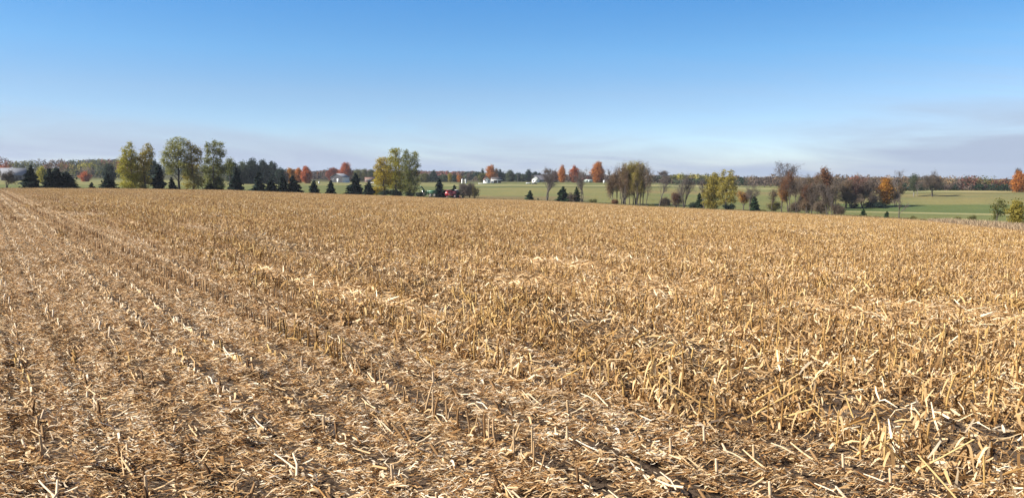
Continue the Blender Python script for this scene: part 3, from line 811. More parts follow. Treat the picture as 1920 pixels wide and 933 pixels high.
def branch_tree(rg, h, w, stems=1, levels=3, spread=.5, lean=0.0, low=.3):
    """recursive bare limbs: returns trunk mesh data, twig mesh data and the twig tips"""
    tb, wb, tips = MB(), MB(), []
    def grow(p, d, l, r, lev):
        n = 4; pts = [p]; dd = d.copy()
        for k in range(n):
            dd = dd + rg.normal(0, .10 + .03 * lev, 3) + np.array([0, 0, .05]); dd /= np.linalg.norm(dd)
            pts.append(pts[-1] + dd * l / n)
        r1 = r * (.5 if lev < levels else .35)
        rad = np.linspace(r, r1, n + 1)
        if lev == 0: rad[0] *= 1.35
        (tb if lev <= 1 else wb).tube(pts, np.maximum(rad, .011), 5 if lev <= 1 else 3, rg.uniform(.3, .7))
        if lev >= levels:
            tips.extend(pts[1:]); return
        k = [rg.integers(6, 10), rg.integers(6, 9), rg.integers(5, 8), 3][min(lev, 3)]
        for q in range(k):
            f = rg.uniform(low if lev == 0 else .2, 1.0); i = min(int(f * n), n - 1); b = pts[i] + (pts[i + 1] - pts[i]) * (f * n - i)
            a = rg.uniform(0, TAU); s_ = spread * rg.uniform(.6, 1.3)
            nd = dd * math.cos(s_) ; t = np.cross(dd, [math.cos(a), math.sin(a), .2]); t /= np.linalg.norm(t) + 1e-9
            nd = nd + t * math.sin(s_); nd /= np.linalg.norm(nd)
            grow(b, nd, l * rg.uniform(.42, .68) * (1.1 - .35 * f if lev == 0 else 1), max(r * (1 - .45 * f) * .48, .012), lev + 1)
    for s_ in range(stems):
        a = rg.uniform(0, TAU); o = .0 if stems == 1 else .22
        tilt = rg.uniform(.06, .24) if stems > 1 else rg.uniform(0, .06)
        d = np.array([math.cos(a) * tilt + lean, math.sin(a) * tilt, 1.0]); d /= np.linalg.norm(d)
        grow(np.array([math.cos(a) * o, math.sin(a) * o, -.15]), d, h * rg.uniform(.62, .74), h * (.0165 if stems > 1 else .02) + .02, 0)
    tips = np.array(tips)
    # fit to the wanted height and width
    zmax = np.percentile(tips[:, 2], 99.3); half = np.percentile(np.abs(tips[:, 0] - lean * tips[:, 2] * .6), 97)
    sx, sz = w / 2 / half, h / zmax
    for b in (tb, wb):
        for v in b.v: v[:, 0] *= sx; v[:, 1] *= sx; v[:, 2] *= sz
    tips = tips * np.array([sx, sx, sz])
    return tb, wb, tips

def crown_from_lobes(rg, lobes, size, density, gap=1.0):
    """leaves gathered in clumps over a set of ellipsoid boughs; returns centres, facings, tones"""
    P, Nn, T = [], [], []
    for (c, r3) in lobes:
        c, r3 = np.array(c, float), np.array(r3, float)
        area = (r3[0] * r3[2] + r3[1] * r3[2] + r3[0] * r3[1]) * 4.2
        ncl = max(8, int(area / (size * size) * .105 * density))
        d = rg.normal(size=(ncl, 3)); d /= np.linalg.norm(d, axis=1, keepdims=True)
        rr = rg.random(ncl) ** .42 * rg.uniform(.85, 1.12, ncl)
        cc = c + d * r3 * rr[:, None]
        tone = np.clip(rg.normal(.46, .17, ncl), .02, .98)
        m = 13
        off = rg.normal(0, 1, (ncl, m, 3)) * size * 1.4 * np.array([1, 1, .75])
        p = cc[:, None] + off
        nn = d[:, None] * .7 + rg.normal(0, .75, (ncl, m, 3)) + np.array([0, 0, .25])
        tt_ = np.clip(tone[:, None] + rg.normal(0, .13, (ncl, m)), 0, 1)
        P.append(p.reshape(-1, 3)); Nn.append(nn.reshape(-1, 3)); T.append(tt_.ravel())
    return np.concatenate(P), np.concatenate(Nn), np.concatenate(T)

def auto_lobes(rg, h, w, base=.2, n=9, shape='round'):
    """boughs filling a crown of height h and width w"""
    out = []
    for i in range(n):
        t = (i + .5) / n
        z = base * h + (h - base * h) * (t * .86 + .04)
        if shape == 'cone': prof = max(.12, (1 - t) ** .8)
        elif shape == 'column': prof = .75 + .25 * math.sin(t * math.pi)
        elif shape == 'vase': prof = .35 + .65 * t if t < .8 else .8
        elif shape == 'oval': prof = math.sin(math.pi * min(.97, max(.14, t * .84 + .13)))
        else: prof = math.sin(math.pi * (.2 + .67 * t)) * rg.uniform(.82, 1.12)
        a = i * 2.4 + rg.uniform(-.4, .4)
        rr = w / 2 * prof
        br = rr * rg.uniform(.5, .68) + .04 * w
        off = max(rr - br * .9, 0) * rg.uniform(.75, 1.1)
        out.append(((math.cos(a) * off, math.sin(a) * off, z), (br, br, (h - base * h) / n * 1.25 + br * .25)))
        out.append(((-math.cos(a) * off * rg.uniform(.6, 1), -math.sin(a) * off, z + rg.uniform(-.04, .04) * h), (br * .85, br * .85, (h - base * h) / n * 1.1 + br * .2)))
    return out

def limb_trunk(rg, lobes, h, rb):
    mb = MB(); top = max(l[0][2] for l in lobes)
    tp = [np.array([0, 0, -.15])]
    for k in range(1, 6): tp.append(np.array([rg.normal(0, .012 * h), rg.normal(0, .012 * h), top * k / 5 * .93]))
    mb.tube(tp, rb * np.array([1.4, 1, .8, .6, .4, .15]), 7, .5)
    for (c, r3) in lobes:
        c = np.array(c); z0 = max(.12 * h, c[2] - np.hypot(c[0], c[1]) * 1.1 - r3[2] * .4)
        k = min(z0 / (top * .93) * 5, 4.8); i = int(k); s0 = tp[i] + (tp[i + 1] - tp[i]) * (k - i)
        mid = (s0 + c) / 2 + np.array([0, 0, .02 * h])
        mb.tube([s0, mid, c], [rb * .36, rb * .24, rb * .08], 4, .5)
    return mb

def leafy(name, px, by, ty, w, palette, label, cat='tree', group=None, shape='round', base=.2, n=8, dens=1.0, seed=None, r=None, lobes_px=None, size=None, bark=None):
    """a broadleaf tree: base seen at (px, by), top at row ty, w photo pixels wide"""
    sd = seed if seed is not None else int(px * 7 + ty * 3)
    rg = np.random.default_rng(sd)
    r = r or solve(px, by); m = mpp(px, r); x, y, z = at(px, r)
    dx, dy, dz = ray(px, ty); ztop = dz / math.hypot(dx, dy) * r
    h = max(ztop - z, 1.0); W = w * m
    if lobes_px:            # boughs given in photo pixels: offset from px, row, half width, half height
        lobes = []
        for (ox, row, rx, rz) in lobes_px:
            d3 = ray(px, row); zz = d3[2] / math.hypot(d3[0], d3[1]) * r - z
            lobes.append(((ox * m, rg.uniform(-.35, .35) * W * .5, zz), (rx * m, rx * m * .95, rz * m)))
    else: lobes = auto_lobes(rg, h, W, base, n, shape)
    s_ = size or max(.16, min(.45, m * 1.45))
    P, Nn, T = crown_from_lobes(rg, lobes, s_, dens)
    P[:, 2] = np.maximum(P[:, 2], .15)
    cb = MB(); quads(cb, P, s_ * rg.uniform(.65, 1.3, len(P)), Nn, T, rg=rg)
    tb = limb_trunk(rg, lobes, h, max(.016 * h + .03, .05))
    e = empty(name, (x, y, z), -azim(px), label, cat, group)
    link('trunk', tb.mesh('trunk', bark or M_BARK, True), e)
    link('crown', cb.mesh('crown', pal(palette)), e)
    return e

def bare(name, px, by, ty, w, label, cat='tree', group=None, stems=1, leaves=None, lden=.35, seed=None, r=None, lean=0.0, spread=.5, levels=4, low=.3, bark=None, twig=None):
    sd = seed if seed is not None else int(px * 5 + by * 3)
    rg = np.random.default_rng(sd)
    r = r or solve(px, by); m = mpp(px, r); x, y, z = at(px, r)
    dx, dy, dz = ray(px, ty); h = max(dz / math.hypot(dx, dy) * r - z, 1.0)
    tb, wb, tips = branch_tree(rg, h, w * m, stems, levels, spread, lean, low)
    e = empty(name, (x, y, z), -azim(px), label, cat, group)
    link('trunk', tb.mesh('trunk', bark or M_BARK, True), e)
    link('twigs', wb.mesh('twigs', twig or M_TWIG), e)
    if leaves:
        k = rg.random(len(tips)) < lden
        if levels > 3: k &= rg.random(len(tips)) < .4
        P = np.repeat(tips[k], 4, 0) + rg.normal(0, .36, (k.sum() * 4, 3)); s_ = max(.13, m * .8)
        tone = np.clip(.45 + .18 * np.sin(P[:, 0] * 1.1 + P[:, 2] * .8) + rg.normal(0, .17, len(P)), 0, 1)
        cb = MB(); quads(cb, P, s_ * rg.uniform(.6, 1.25, len(P)), rg.normal(size=P.shape) + np.array([0, 0, .3]), tone, rg=rg)
        link('crown', cb.mesh('crown', pal(leaves)), e)
    return e

def spruce(px, by, ty, w, label, group='spruces along the far edge of the field', r=None, palette='spruce', seed=None, name='spruce_tree', fullness=1.0):
    rg = np.random.default_rng(seed if seed is not None else int(px * 11 + w))
    r = r or solve(px, by); m = mpp(px, r); x, y, z = at(px, r)
    dx, dy, dz = ray(px, ty); h = max(dz / math.hypot(dx, dy) * r - z, .5); R = w * m / 2
    mb = MB(); wh = int(np.clip(h * 4.6, 12, 46))
    P, T = [], []
    lop = rg.uniform(0, TAU); pw = rg.uniform(.52, .78)
    for i in range(wh):
        t = i / wh
        zz = h * (.02 + .97 * t)
        rad = R * min(rg.uniform(.86, 1.04), (1 - t) ** pw * 1.12 + .015) * rg.uniform(.74, 1.16)
        nb = max(5, int(13 * (1 - t) + 5)); a0 = rg.uniform(0, TAU)
        for q in range(nb):
            a = a0 + q * TAU / nb + rg.normal(0, .2); l = rad * rg.uniform(.55, 1.2)
            if rg.random() < .15: continue
            l = l * (1 + .16 * math.cos(a - lop + t * 2))
            dr = -.28 - .25 * (1 - t); lift = .16
            n = 4; u = np.array([math.cos(a), math.sin(a), 0]); sd_ = np.array([-math.sin(a), math.cos(a), 0])
            f = np.linspace(.06, 1, n + 1)
            c = np.array([0, 0, zz]) + u * (l * f)[:, None] + np.array([0, 0, 1.]) * (l * (dr * f + lift * f * f))[:, None]
            wd = l * .30 * np.array([.5, 1, .95, .6, .1]) + .03
            roll = rg.normal(0, .35)
            side = sd_ * math.cos(roll) + np.array([0, 0, math.sin(roll)])
            V = np.stack([c - side * wd[:, None], c + side * wd[:, None]], 1).reshape(-1, 3)
            V[:, 2] += np.tile([-.25, -.25], n + 1) * np.repeat(wd, 2) * .6 + rg.normal(0, .03, len(V))
            V[:, 2] = np.maximum(V[:, 2], .02)
            mb.add(V, [(2 * k, 2 * k + 1, 2 * k + 3, 2 * k + 2) for k in range(n)], np.clip(rg.normal(.45, .2) + .1 * np.linspace(-1, 1, n), 0, 1))
            # hanging needle sprays
            k = 3; s_ = rg.uniform(.25, .98, k)
            pc = np.array([0, 0, zz]) + u * (l * s_)[:, None] + np.array([0, 0, 1.]) * (l * (dr * s_ + lift * s_ * s_) - .08 * l)[:, None]
            P.append(np.maximum(pc, [-99, -99, .05])); T.append(np.clip(rg.normal(.45, .2, k), 0, 1))
    P = np.concatenate(P); T = np.concatenate(T)
    quads(mb, P, np.full(len(P), max(.16, .11 * R + .08)) * rg.uniform(.7, 1.3, len(P)), rg.normal(size=P.shape), T, 1.6, rg=rg)
    tb = MB(); tb.tube([(0, 0, -.1), (0, 0, h * .5), (0, 0, h * .99)], [.018 * h + .03, .012 * h + .02, .008], 6)
    e = empty(name, (x, y, z), rg.uniform(0, TAU), label, 'tree', group)
    link('trunk', tb.mesh('trunk', M_BARK, True), e)
    link('crown', mb.mesh('crown', pal(palette)), e)
    return e

def shrub(px, by, ty, w, palette, label, r=None, group=None, name='shrub', dens=1.0):
    rg = np.random.default_rng(int(px * 13 + by))
    r = r or solve(px, by); m = mpp(px, r); x, y, z = at(px, r)
    dx, dy, dz = ray(px, ty); h = max(dz / math.hypot(dx, dy) * r - z, .3); W = w * m
    lobes = [((rg.uniform(-.3, .3) * W, rg.uniform(-.3, .3) * W * .8, h * rg.uniform(.25, .62)), (W * rg.uniform(.18, .3),) * 2 + (h * rg.uniform(.24, .36),)) for _ in range(7)]
    s_ = max(.11, min(.3, m * 1.1)); P, Nn, T = crown_from_lobes(rg, lobes, s_, dens); P[:, 2] = np.maximum(P[:, 2], .04)
    cb = MB(); quads(cb, P, s_ * rg.uniform(.6, 1.3, len(P)), Nn, T, rg=rg)
    tb = MB()
    for c, r3 in lobes: tb.tube([(0, 0, -.05), (c[0] * .5, c[1] * .5, c[2] * .6), c], [.05, .035, .01], 4)
    e = empty(name, (x, y, z), -azim(px), label, 'shrub', group)
    link('stems', tb.mesh('stems', M_BARK), e); link('foliage', cb.mesh('foliage', pal(palette)), e)
    return e

# --- spruces along the field edge, left to right
for px, by, ty, w, lab in [
    (60, 354, 309, 38, 'broad dark spruce standing by itself beside the grey roofed barn'),
    (94, 354, 314, 34, 'leftmost dark spruce of the dense clump of three right of the barn'),
    (108, 354, 313, 40, 'tallest dark spruce in the middle of the dense clump of three'),
    (126, 354, 320, 40, 'lower dark spruce on the right flank of the dense clump of three'),
    (172, 355, 341, 17, 'tiny young spruce on the green before the red bush'),
    (203, 355, 324, 40, 'wide dark spruce pressed against the left side of the yellow poplar pair'),
    (299, 356, 307, 30, 'slender pointed dark spruce between the two groups of tall poplars'),
    (322, 356.5, 331, 20, 'small dark spruce at the foot of the tallest round poplar'),
    (393, 357.5, 336, 26, 'dark spruce hidden under the branches of the grey green poplar'),
    (411, 358, 331, 28, 'dark spruce just right of the grey green poplar trunk'),
    (444, 359, 314, 34, 'tall dark spruce with clear grass on both sides before the dark wood'),
    (486, 360, 321, 34, 'tallest dark spruce in the long row before the dark wood'),
    (508, 360, 332, 32, 'middle dark spruce of the long row, lower than its neighbours'),
    (530, 360, 326, 26, 'narrow dark spruce of the long row under the yellow maple'),
    (549, 361, 328, 32, 'dark spruce closing the right end of the long row below the orange maples'),
    (589, 363, 337, 25, 'small neat spruce alone on the grass left of the white barn'),
    (621, 364.5, 337, 24, 'small neat spruce right below the white barn'),
    (667, 367, 323, 34, 'tall dark spruce right of the white barn, before the red maple'),
    (692, 367.5, 340, 28, 'low dark spruce touching the big yellow poplar clump'),
    (824, 371.5, 332, 28, 'dark spruce standing behind the green grain cart'),
]:
    spruce(px, by, ty, w, lab)
for px, by, ty, w, lab in [
    (994, 376.2, 356, 20, 'small rounded pine alone on the open meadow before the white gabled house'),
    (1008.5, 377, 371, 5, 'tiny conifer seedling right of the small rounded pine'),
    (1056, 378, 349, 34, 'bushy green pine left of the forked bare tree'),
    (1081, 379, 349, 18, 'narrow green pine behind the trunk of the forked bare tree'),
    (852, 372.5, 346, 18, 'grey green pine behind the red combine harvester'),
    (1312, 391.5, 361, 20, 'dark pine at the left side of the wide golden tree'),
    (1415, 397.5, 367, 25, 'blue green spruce with a bare stem in front of it'),
    (1621, 405.5, 390, 16, 'left one of two little round pines on the grass beyond the field'),
    (1665.5, 409.5, 395, 13, 'right one of two little round pines, next to the slim bare sapling'),
]:
    spruce(px, by, ty, w, lab, group='small pines on the meadow', palette='pine', name='pine_tree')

# --- tall poplars at the field edge
G = 'tall poplars at the field edge'
leafy('poplar_tree', 247, 355.5, 264, 50, 'yellowgreen', 'yellow green poplar, left one of the close pair beside the wide spruce', group=G,
      lobes_px=[(0, 277, 6, 12), (-8, 288, 8, 13), (4, 293, 9, 13), (-9, 304, 13, 12), (3, 312, 14, 13), (-16, 318, 8, 8), (-8, 327, 14, 12), (4, 333, 13, 12), (-8, 345, 13, 9), (2, 348, 12, 7)], dens=1.05)
leafy('poplar_tree', 272, 356, 267, 42, 'olivegold', 'golden olive poplar with a split top, right one of the close pair', group=G,
      lobes_px=[(8, 278, 7, 11), (1, 288, 8, 10), (12, 288, 6, 12), (-6, 298, 9, 11), (5, 304, 10, 13), (-3, 318, 12, 13), (-8, 332, 12, 12), (2, 338, 11, 10), (-4, 349, 12, 6)], dens=1.0)
leafy('poplar_tree', 336, 356, 256, 66, 'palegreen', 'tallest and roundest poplar, pale grey green with a bare dark trunk', group=G, bark=plain('dark bark', (.035, .03, .027), .9),
      lobes_px=[(-3, 263, 8, 8), (7, 266, 9, 10), (-12, 275, 10, 12), (2, 280, 14, 13), (-20, 290, 10, 12), (-6, 295, 14, 13), (12, 290, 12, 14), (-22, 303, 10, 8), (-8, 309, 14, 9), (8, 308, 12, 9), (-14, 321, 10, 7), (14, 322, 10, 9)], dens=.8)
leafy('poplar_tree', 362, 356.5, 263, 40, 'olivegold', 'narrow golden olive poplar on the right shoulder of the tallest one', group=G,
      lobes_px=[(-4, 271, 6, 9), (2, 281, 9, 11), (9, 285, 8, 10), (-4, 296, 9, 12), (8, 300, 9, 9), (-9, 310, 9, 12), (2, 316, 11, 11), (-8, 329, 11, 12), (4, 333, 11, 11), (-10, 347, 9, 8), (6, 348, 10, 7), (14, 340, 9, 8)], dens=.95)
leafy('poplar_tree', 401, 357.5, 264, 46, 'green', 'grey green poplar with a flat top, rightmost of the tall left group', group=G,
      lobes_px=[(-7, 271, 6, 8), (4, 270, 7, 8), (15, 273, 6, 9), (-9, 285, 7, 10), (5, 285, 10, 11), (18, 287, 8, 8), (-9, 301, 9, 11), (6, 302, 12, 10), (-12, 318, 11, 10), (6, 319, 14, 12), (18, 318, 8, 9), (-6, 335, 14, 11), (10, 337, 12, 9), (-9, 347, 11, 8), (8, 348, 11, 7)], dens=.95)
leafy('broadleaf_tree', 432, 359, 293, 22, 'green', 'small leafy tree poking out to the right of the grey green poplar', lobes_px=[(1, 299, 5, 5), (-3, 306, 7, 7), (3, 309, 6, 6), (-2, 320, 8, 9)], r=solve(432, 359) + 14)
bare('bare_tree', 379, 357, 278, 14, 'thin leafless tree sticking up between two tall poplars', r=solve(379, 357) + 8)
G = 'stems of the big poplar clump near the machines'
leafy('poplar_tree', 719, 368, 296, 44, 'yellow', 'bright yellow poplar on the left side of the big clump', group=G,
      lobes_px=[(-6, 303, 7, 8), (3, 303, 7, 10), (-9, 315, 10, 10), (5, 316, 11, 9), (-4, 328, 14, 9), (8, 329, 10, 9), (-6, 340, 13, 8), (9, 342, 11, 8), (0, 352, 10, 6)], dens=.95)
leafy('poplar_tree', 742, 369, 277, 44, 'yellowgreen', 'tallest green and yellow poplar in the middle of the big clump', group=G,
      lobes_px=[(-4, 284, 8, 8), (4, 284, 6, 8), (-6, 297, 9, 10), (3, 299, 8, 11), (-12, 312, 10, 10), (2, 315, 12, 12), (-4, 331, 13, 11), (6, 333, 12, 11), (-5, 347, 13, 9), (8, 349, 12, 8)], dens=.95)
leafy('poplar_tree', 768, 369.5, 281, 50, 'green', 'dull green poplar with ragged tops on the right side of the big clump', group=G,
      lobes_px=[(-5, 289, 7, 8), (11, 289, 6, 7), (-8, 299, 9, 9), (8, 300, 9, 10), (-3, 311, 12, 10), (13, 313, 8, 7), (-8, 324, 12, 11), (6, 325, 13, 11), (-4, 340, 14, 11), (9, 342, 12, 10), (-6, 354, 13, 7), (8, 355, 10, 6)], dens=.95)
shrub(707, 368, 345, 22, 'yellow', 'low yellow bush at the left foot of the big poplar clump')
for px, w, ty, lab in [(722, 24, 355, 'dark low bush under the yellow side of the big poplar clump'), (746, 28, 355, 'dark low bush under the middle of the big poplar clump'),
                       (770, 24, 357, 'dark low bush under the dull green side of the big poplar clump'), (787, 18, 360, 'dark low bush between the poplar clump and the tractor')]:
    shrub(px, 369.5, ty, w, 'darkgreen', lab, group='dark bushes under the poplar clump')

# --- brushwood behind the combine
for px, by, ty, w, p, lab in [
    (868, 373, 344, 22, 'purple', 'dull purple leafless brush right behind the combine harvester'),
    (880, 373, 343, 20, 'greybrown', 'grey brown brush at the middle of the thicket by the combine harvester'),
    (890, 373, 350, 16, 'olivegold', 'low olive brush on the right end of the thicket by the combine harvester')]:
    bare('brush_tree', px, by, ty, w, lab, stems=5, leaves=p, lden=.05, low=.04, spread=.7, group='brushwood behind the machines')
shrub(858, 373, 352, 14, 'greygreen', 'grey green bush just above the cab of the combine harvester')

# --- bare and thin trees beyond the middle of the field
bare('bare_tree', 1025, 377, 316, 34, 'leafless tree of three upright stems before the white gabled house', stems=3, spread=.34, low=.35)
bare('bare_tree', 1091, 380, 318, 46, 'leafless tree forking low into two leaning limbs', stems=2, spread=.42, lean=.14, low=.3)
shrub(1110, 380.5, 372.5, 16, 'olive', 'low dark bush at the right of the forked bare tree')
shrub(1073, 379.5, 358, 18, 'purple', 'dull purple brush between the two green pines', dens=.5)
G = 'slim trees of the dense brown grove'
for i, (px, ty, w, lv, ld, lab) in enumerate([
    (1150, 332, 24, 'brown', .9, 'short brown slim tree on the left edge of the grove'),
    (1158, 322, 24, 'brown', .9, 'brown slim tree second from the left edge of the grove'),
    (1166, 314, 24, 'rust', .4, 'rusty brown slim tree left of the yellow one in the grove'),
    (1173, 308, 24, 'brown', .9, 'tall brown slim tree touching the yellow one from the left'),
    (1181, 305, 26, 'olivegold', .8, 'tall slim tree with olive leaves at the middle of the grove'),
    (1188, 304, 24, 'yellow', .9, 'slim tree with yellow crown in the middle of the grove'),
    (1195, 308, 24, 'olivegold', .8, 'slim olive tree touching the yellow one from the right'),
    (1200, 303, 28, 'greybrown', .6, 'tall thin leaved slim tree on the right part of the grove'),
    (1206, 309, 24, 'greybrown', .6, 'grey slim tree just right of the tallest thin leaved one in the grove'),
    (1212, 316, 24, 'greybrown', .2, 'nearly bare tilted tree at the right edge of the grove')]):
    bare('slim_tree', px, 386.5, ty, w, lab, leaves=lv, lden=ld, group=G, spread=.5, low=.12, levels=4, r=solve(px, 386.5) + (i % 3) * 4, lean=.05 if px > 1198 else 0, twig=M_TWIGB if lv else None)
for px, ty, w_, lv, lab in [(1170, 311, 52, 'brown', 'broad feathery brown tree filling the left half of the grove from behind'), (1193, 306, 46, 'olivegold', 'broad olive tree filling the yellow middle of the grove from behind')]:
    bare('slim_tree', px, 386.5, ty, w_, lab, leaves=lv, lden=1.0, stems=4, low=.08, spread=.55, r=solve(px, 386.5) + 9, twig=M_TWIGB, group=G)
for px, by, ty, w_, lv, lab in [(1246, 390, 372, 18, 'greybrown', 'low grey brush at the foot of the leaning dark trunk'), (1492, 401.5, 378, 30, 'greybrown', 'low grey brown brush between the rust crowned tree and the bare thicket'),
                                (1516, 403, 372, 30, 'brown', 'low brown brush under the rusty slim tree'), (1541, 404, 374, 30, 'greybrown', 'low grey brown brush under the dark fanned stems'),
                                (1452, 399.5, 380, 20, 'olive', 'low olive brush beside the thin brown tree'), (1572, 405.5, 384, 20, 'greybrown', 'last low grey brush at the open end of the thicket')]:
    bare('brush_tree', px, by, ty, w_, lab, leaves=lv, lden=.25, stems=5, low=.04, spread=.7, r=solve(px, by) + 3, twig=M_TWIGB, group='low brush beyond the field edge', cat='brush')
shrub(1153, 386, 372, 14, 'rust', 'rusty low bush at the left foot of the brown grove')
shrub(1222, 388.2, 384.6, 12, 'olive', 'flat dark bush right of the brown grove')
bare('bare_tree', 1163, 384, 304, 26, 'pale leafless tree rising behind the left side of the brown grove', r=solve(1163, 384) + 60)
bare('bare_tree', 1237, 389.3, 322, 32, 'leafless tree with one dark leaning trunk right of the brown grove', lean=.12, low=.4)
bare('bare_tree', 1283, 392, 327, 36, 'leafless tree of several grey stems spreading from one foot', stems=4, spread=.4, low=.3)
bare('reddish_bush', 1268, 391.5, 362, 22, 'reddish leafless bush at the left foot of the many stemmed tree', stems=5, leaves='rust', lden=.12, low=.05, spread=.65, cat='shrub')
bare('bare_tree', 1321, 392.5, 335, 26, 'leafless pale stem rising beside the dark pine', spread=.4)
shrub(1302, 392, 376, 20, 'darkgreen', 'dark green bush left of the dark pine')
# golden pair
G = 'two golden trees growing into one clump'
leafy('golden_tree', 1335, 393.5, 324, 38, 'olivegold', 'left golden tree of the wide clump, sloping low to the left', group=G,
      lobes_px=[(6, 331, 8, 7), (-1, 341, 11, 9), (9, 343, 9, 10), (-6, 353, 11, 9), (7, 356, 11, 10), (-9, 366, 11, 9), (4, 369, 13, 9), (-8, 379, 10, 7), (5, 381, 13, 7), (0, 388, 12, 4)], dens=1.0)
leafy('golden_tree', 1362, 394, 318, 44, 'olivegold', 'right golden tree of the wide clump with two ragged tops', group=G,
      lobes_px=[(-6, 325, 5, 7), (7, 325, 6, 7), (-8, 336, 9, 9), (7, 337, 9, 9), (-1, 349, 14, 10), (12, 351, 8, 9), (-8, 362, 10, 10), (9, 364, 12, 10), (-4, 376, 10, 8), (10, 376, 10, 7)], dens=.95, seed=4)
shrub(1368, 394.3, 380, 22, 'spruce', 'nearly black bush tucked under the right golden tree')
bare('slim_tree', 1395, 396, 359, 20, 'small thin tree with sparse yellow orange leaves', leaves='yelloworange', lden=.7, spread=.4)
bare('bare_tree', 1409, 397.5, 342, 28, 'grey leafless stem standing in front of the blue green spruce', stems=2, spread=.42)
shrub(1431, 398.5, 394, 12, 'olive', 'flat olive bush right of the blue green spruce')
G = 'thin trees in the scattered row right of the golden clump'
for px, by, ty, w, lv, ld, st, lab in [
    (1447, 399, 354, 18, 'brown', .3, 1, 'thin single stemmed brown tree, first right of the blue green spruce'),
    (1467, 399.5, 336, 20, 'yelloworange', .9, 1, 'thin tree with a glowing yellow orange crown'),
    (1479, 400, 324, 30, 'rust', .8, 2, 'rust crowned tree whose trunk forks near the ground'),
    (1496, 400.5, 338, 30, 'greybrown', .4, 2, 'grey brown tree with two slanting stems right of the rust crowned one'),
    (1514, 401.5, 346, 20, 'rust', .5, 1, 'rusty slim tree at the left of the bare thicket'),
    (1523, 402, 344, 20, 'greybrown', .4, 3, 'dark many stemmed tree at the heart of the bare thicket'),
    (1534, 402.5, 342, 20, 'greybrown', .3, 1, 'grey slim tree at the right of the bare thicket'),
    (1553, 404.5, 344, 28, 'greybrown', .35, 3, 'grey tree with dark fanned stems at the open end of the bare thicket'),
    (1562, 405, 352, 22, None, 0, 2, 'leaning leafless tree last in the bare thicket')]:
    bare('thin_tree', px, by, ty, w, lab, leaves=lv, lden=ld, stems=st, spread=.42, group=G, low=.26, levels=4)
bare('bare_sapling', 1689, 411, 364, 30, 'slim bare sapling alone on the grass beyond the field', spread=.5, low=.3, levels=3)
shrub(1716, 412.5, 404.5, 10, 'olive', 'small green tuft bush right of the bare sapling')
for px, by, ty, w, lab in [(1758, 416, 408.5, 6, 'very small green bush left of the dry corn strip'), (1800, 418, 402.5, 12, 'green bush rising behind the dry corn strip'),
                           (1826, 419, 401.5, 13, 'second green bush behind the dry corn strip, beside a slim stem')]:
    shrub(px, by, ty, w, 'olive', lab, group='small bushes beyond the field')
leafy('broadleaf_tree', 1873, 424, 373, 27, 'olive', 'dull green leaning small tree beyond the dry corn strip', shape='vase', base=.15, n=6, dens=.7,
      lobes_px=[(3, 378, 8, 6), (-3, 386, 9, 7), (9, 388, 7, 7), (-3, 397, 8, 7), (6, 399, 7, 5), (-4, 408, 6, 6)])
leafy('broadleaf_tree', 1908, 430, 375, 36, 'olivegold', 'brownish olive tree with a ragged crown at the right end of the dry corn strip', shape='round', base=.12, n=7, dens=.7)

# --- middle distance on the right
bare('wide_crowned_tree', 1472, 386, 305, 40, 'tall tree with a dark fanned crown standing above the right hand wood', stems=1, leaves='purple', lden=.75, low=.6, r=430)
G = 'brownish trees of the right hand thicket'
for i, (px, by, ty, w, lv, kind, lab) in enumerate([
    (1545, 392, 314, 34, 'rust', 'L', 'rounded rust brown tree with a dark dome, highest of the thicket'),
    (1525, 392, 326, 30, 'brown', 'B', 'brown feathery tree left of the dark domed one'),
    (1566, 391, 334, 34, 'greybrown', 'B', 'grey brown feathery tree right of the dark domed one'),
    (1506, 393, 330, 28, 'purple', 'B', 'purple grey feathery tree above the bare thicket'),
    (1588, 390, 338, 32, 'brown', 'B', 'brown feathery tree in the middle of the thicket'),
    (1604, 389, 331, 26, 'darkred', 'B', 'tree with a dim red top near the orange one'),
    (1618, 388, 340, 30, 'purple', 'B', 'purple tree with pale stems left of the orange one'),
    (1636, 388, 334, 26, 'purple', 'B', 'purple grey tree touching the orange one'),
    (1600, 390, 362, 40, 'greybrown', 'B', 'low grey brown brush in front of the thicket'),
    (1632, 389.5, 360, 26, 'greybrown', 'B', 'low pale stemmed brush left of the orange tree foot')]):
    if kind == 'L': leafy('broadleaf_tree', px, by, ty, w, lv, lab, group=G, shape='round', base=.3, n=7, dens=.85)
    else: bare('feathery_tree', px, by, ty, w, lab, leaves=lv, lden=.55, stems=2 if i % 2 else 3, group=G, low=.15, levels=4, twig=M_TWIGB)
leafy('maple_tree', 1661, 387.5, 331, 35, 'yelloworange', 'bright orange and yellow maple before the right hand wood', shape='round', base=.1, n=9, dens=1.0)
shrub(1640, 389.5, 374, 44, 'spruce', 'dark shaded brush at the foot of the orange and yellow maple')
shrub(1604, 390, 381, 18, 'darkgreen', 'low dark green bush at the left end of the shaded brush')
bare('feathery_tree', 1680, 388, 345, 26, 'brown feathery tree on the right side of the orange and yellow maple', leaves='brown', lden=.5, stems=2, low=.2)
bare('bare_tree', 1683, 372, 318, 26, 'tall pale leafless tree sticking out above the dark wood', r=470)
G = 'field trees before the dark wood'
leafy('field_tree', 1714, 368, 328, 16, 'greygreen', 'narrow grey green tree with two pale trunks', group=G, shape='column', base=.3, n=6, dens=.8, bark=M_PALEBARK)
bare('field_tree', 1720, 368, 338, 12, 'thin grey stem beside the narrow grey green tree', group=G, bark=M_PALEBARK)
bare('field_tree', 1748, 368.5, 324, 46, 'wide brownish olive tree with a broad dome before the dark wood', leaves='greybrown', lden=.95, stems=2, spread=.6, low=.35, group=G)
leafy('maple_tree', 1910, 360, 321, 29, 'orange', 'orange red maple at the right end of the dark wood', shape='round', base=.04, n=8, dens=1.0)
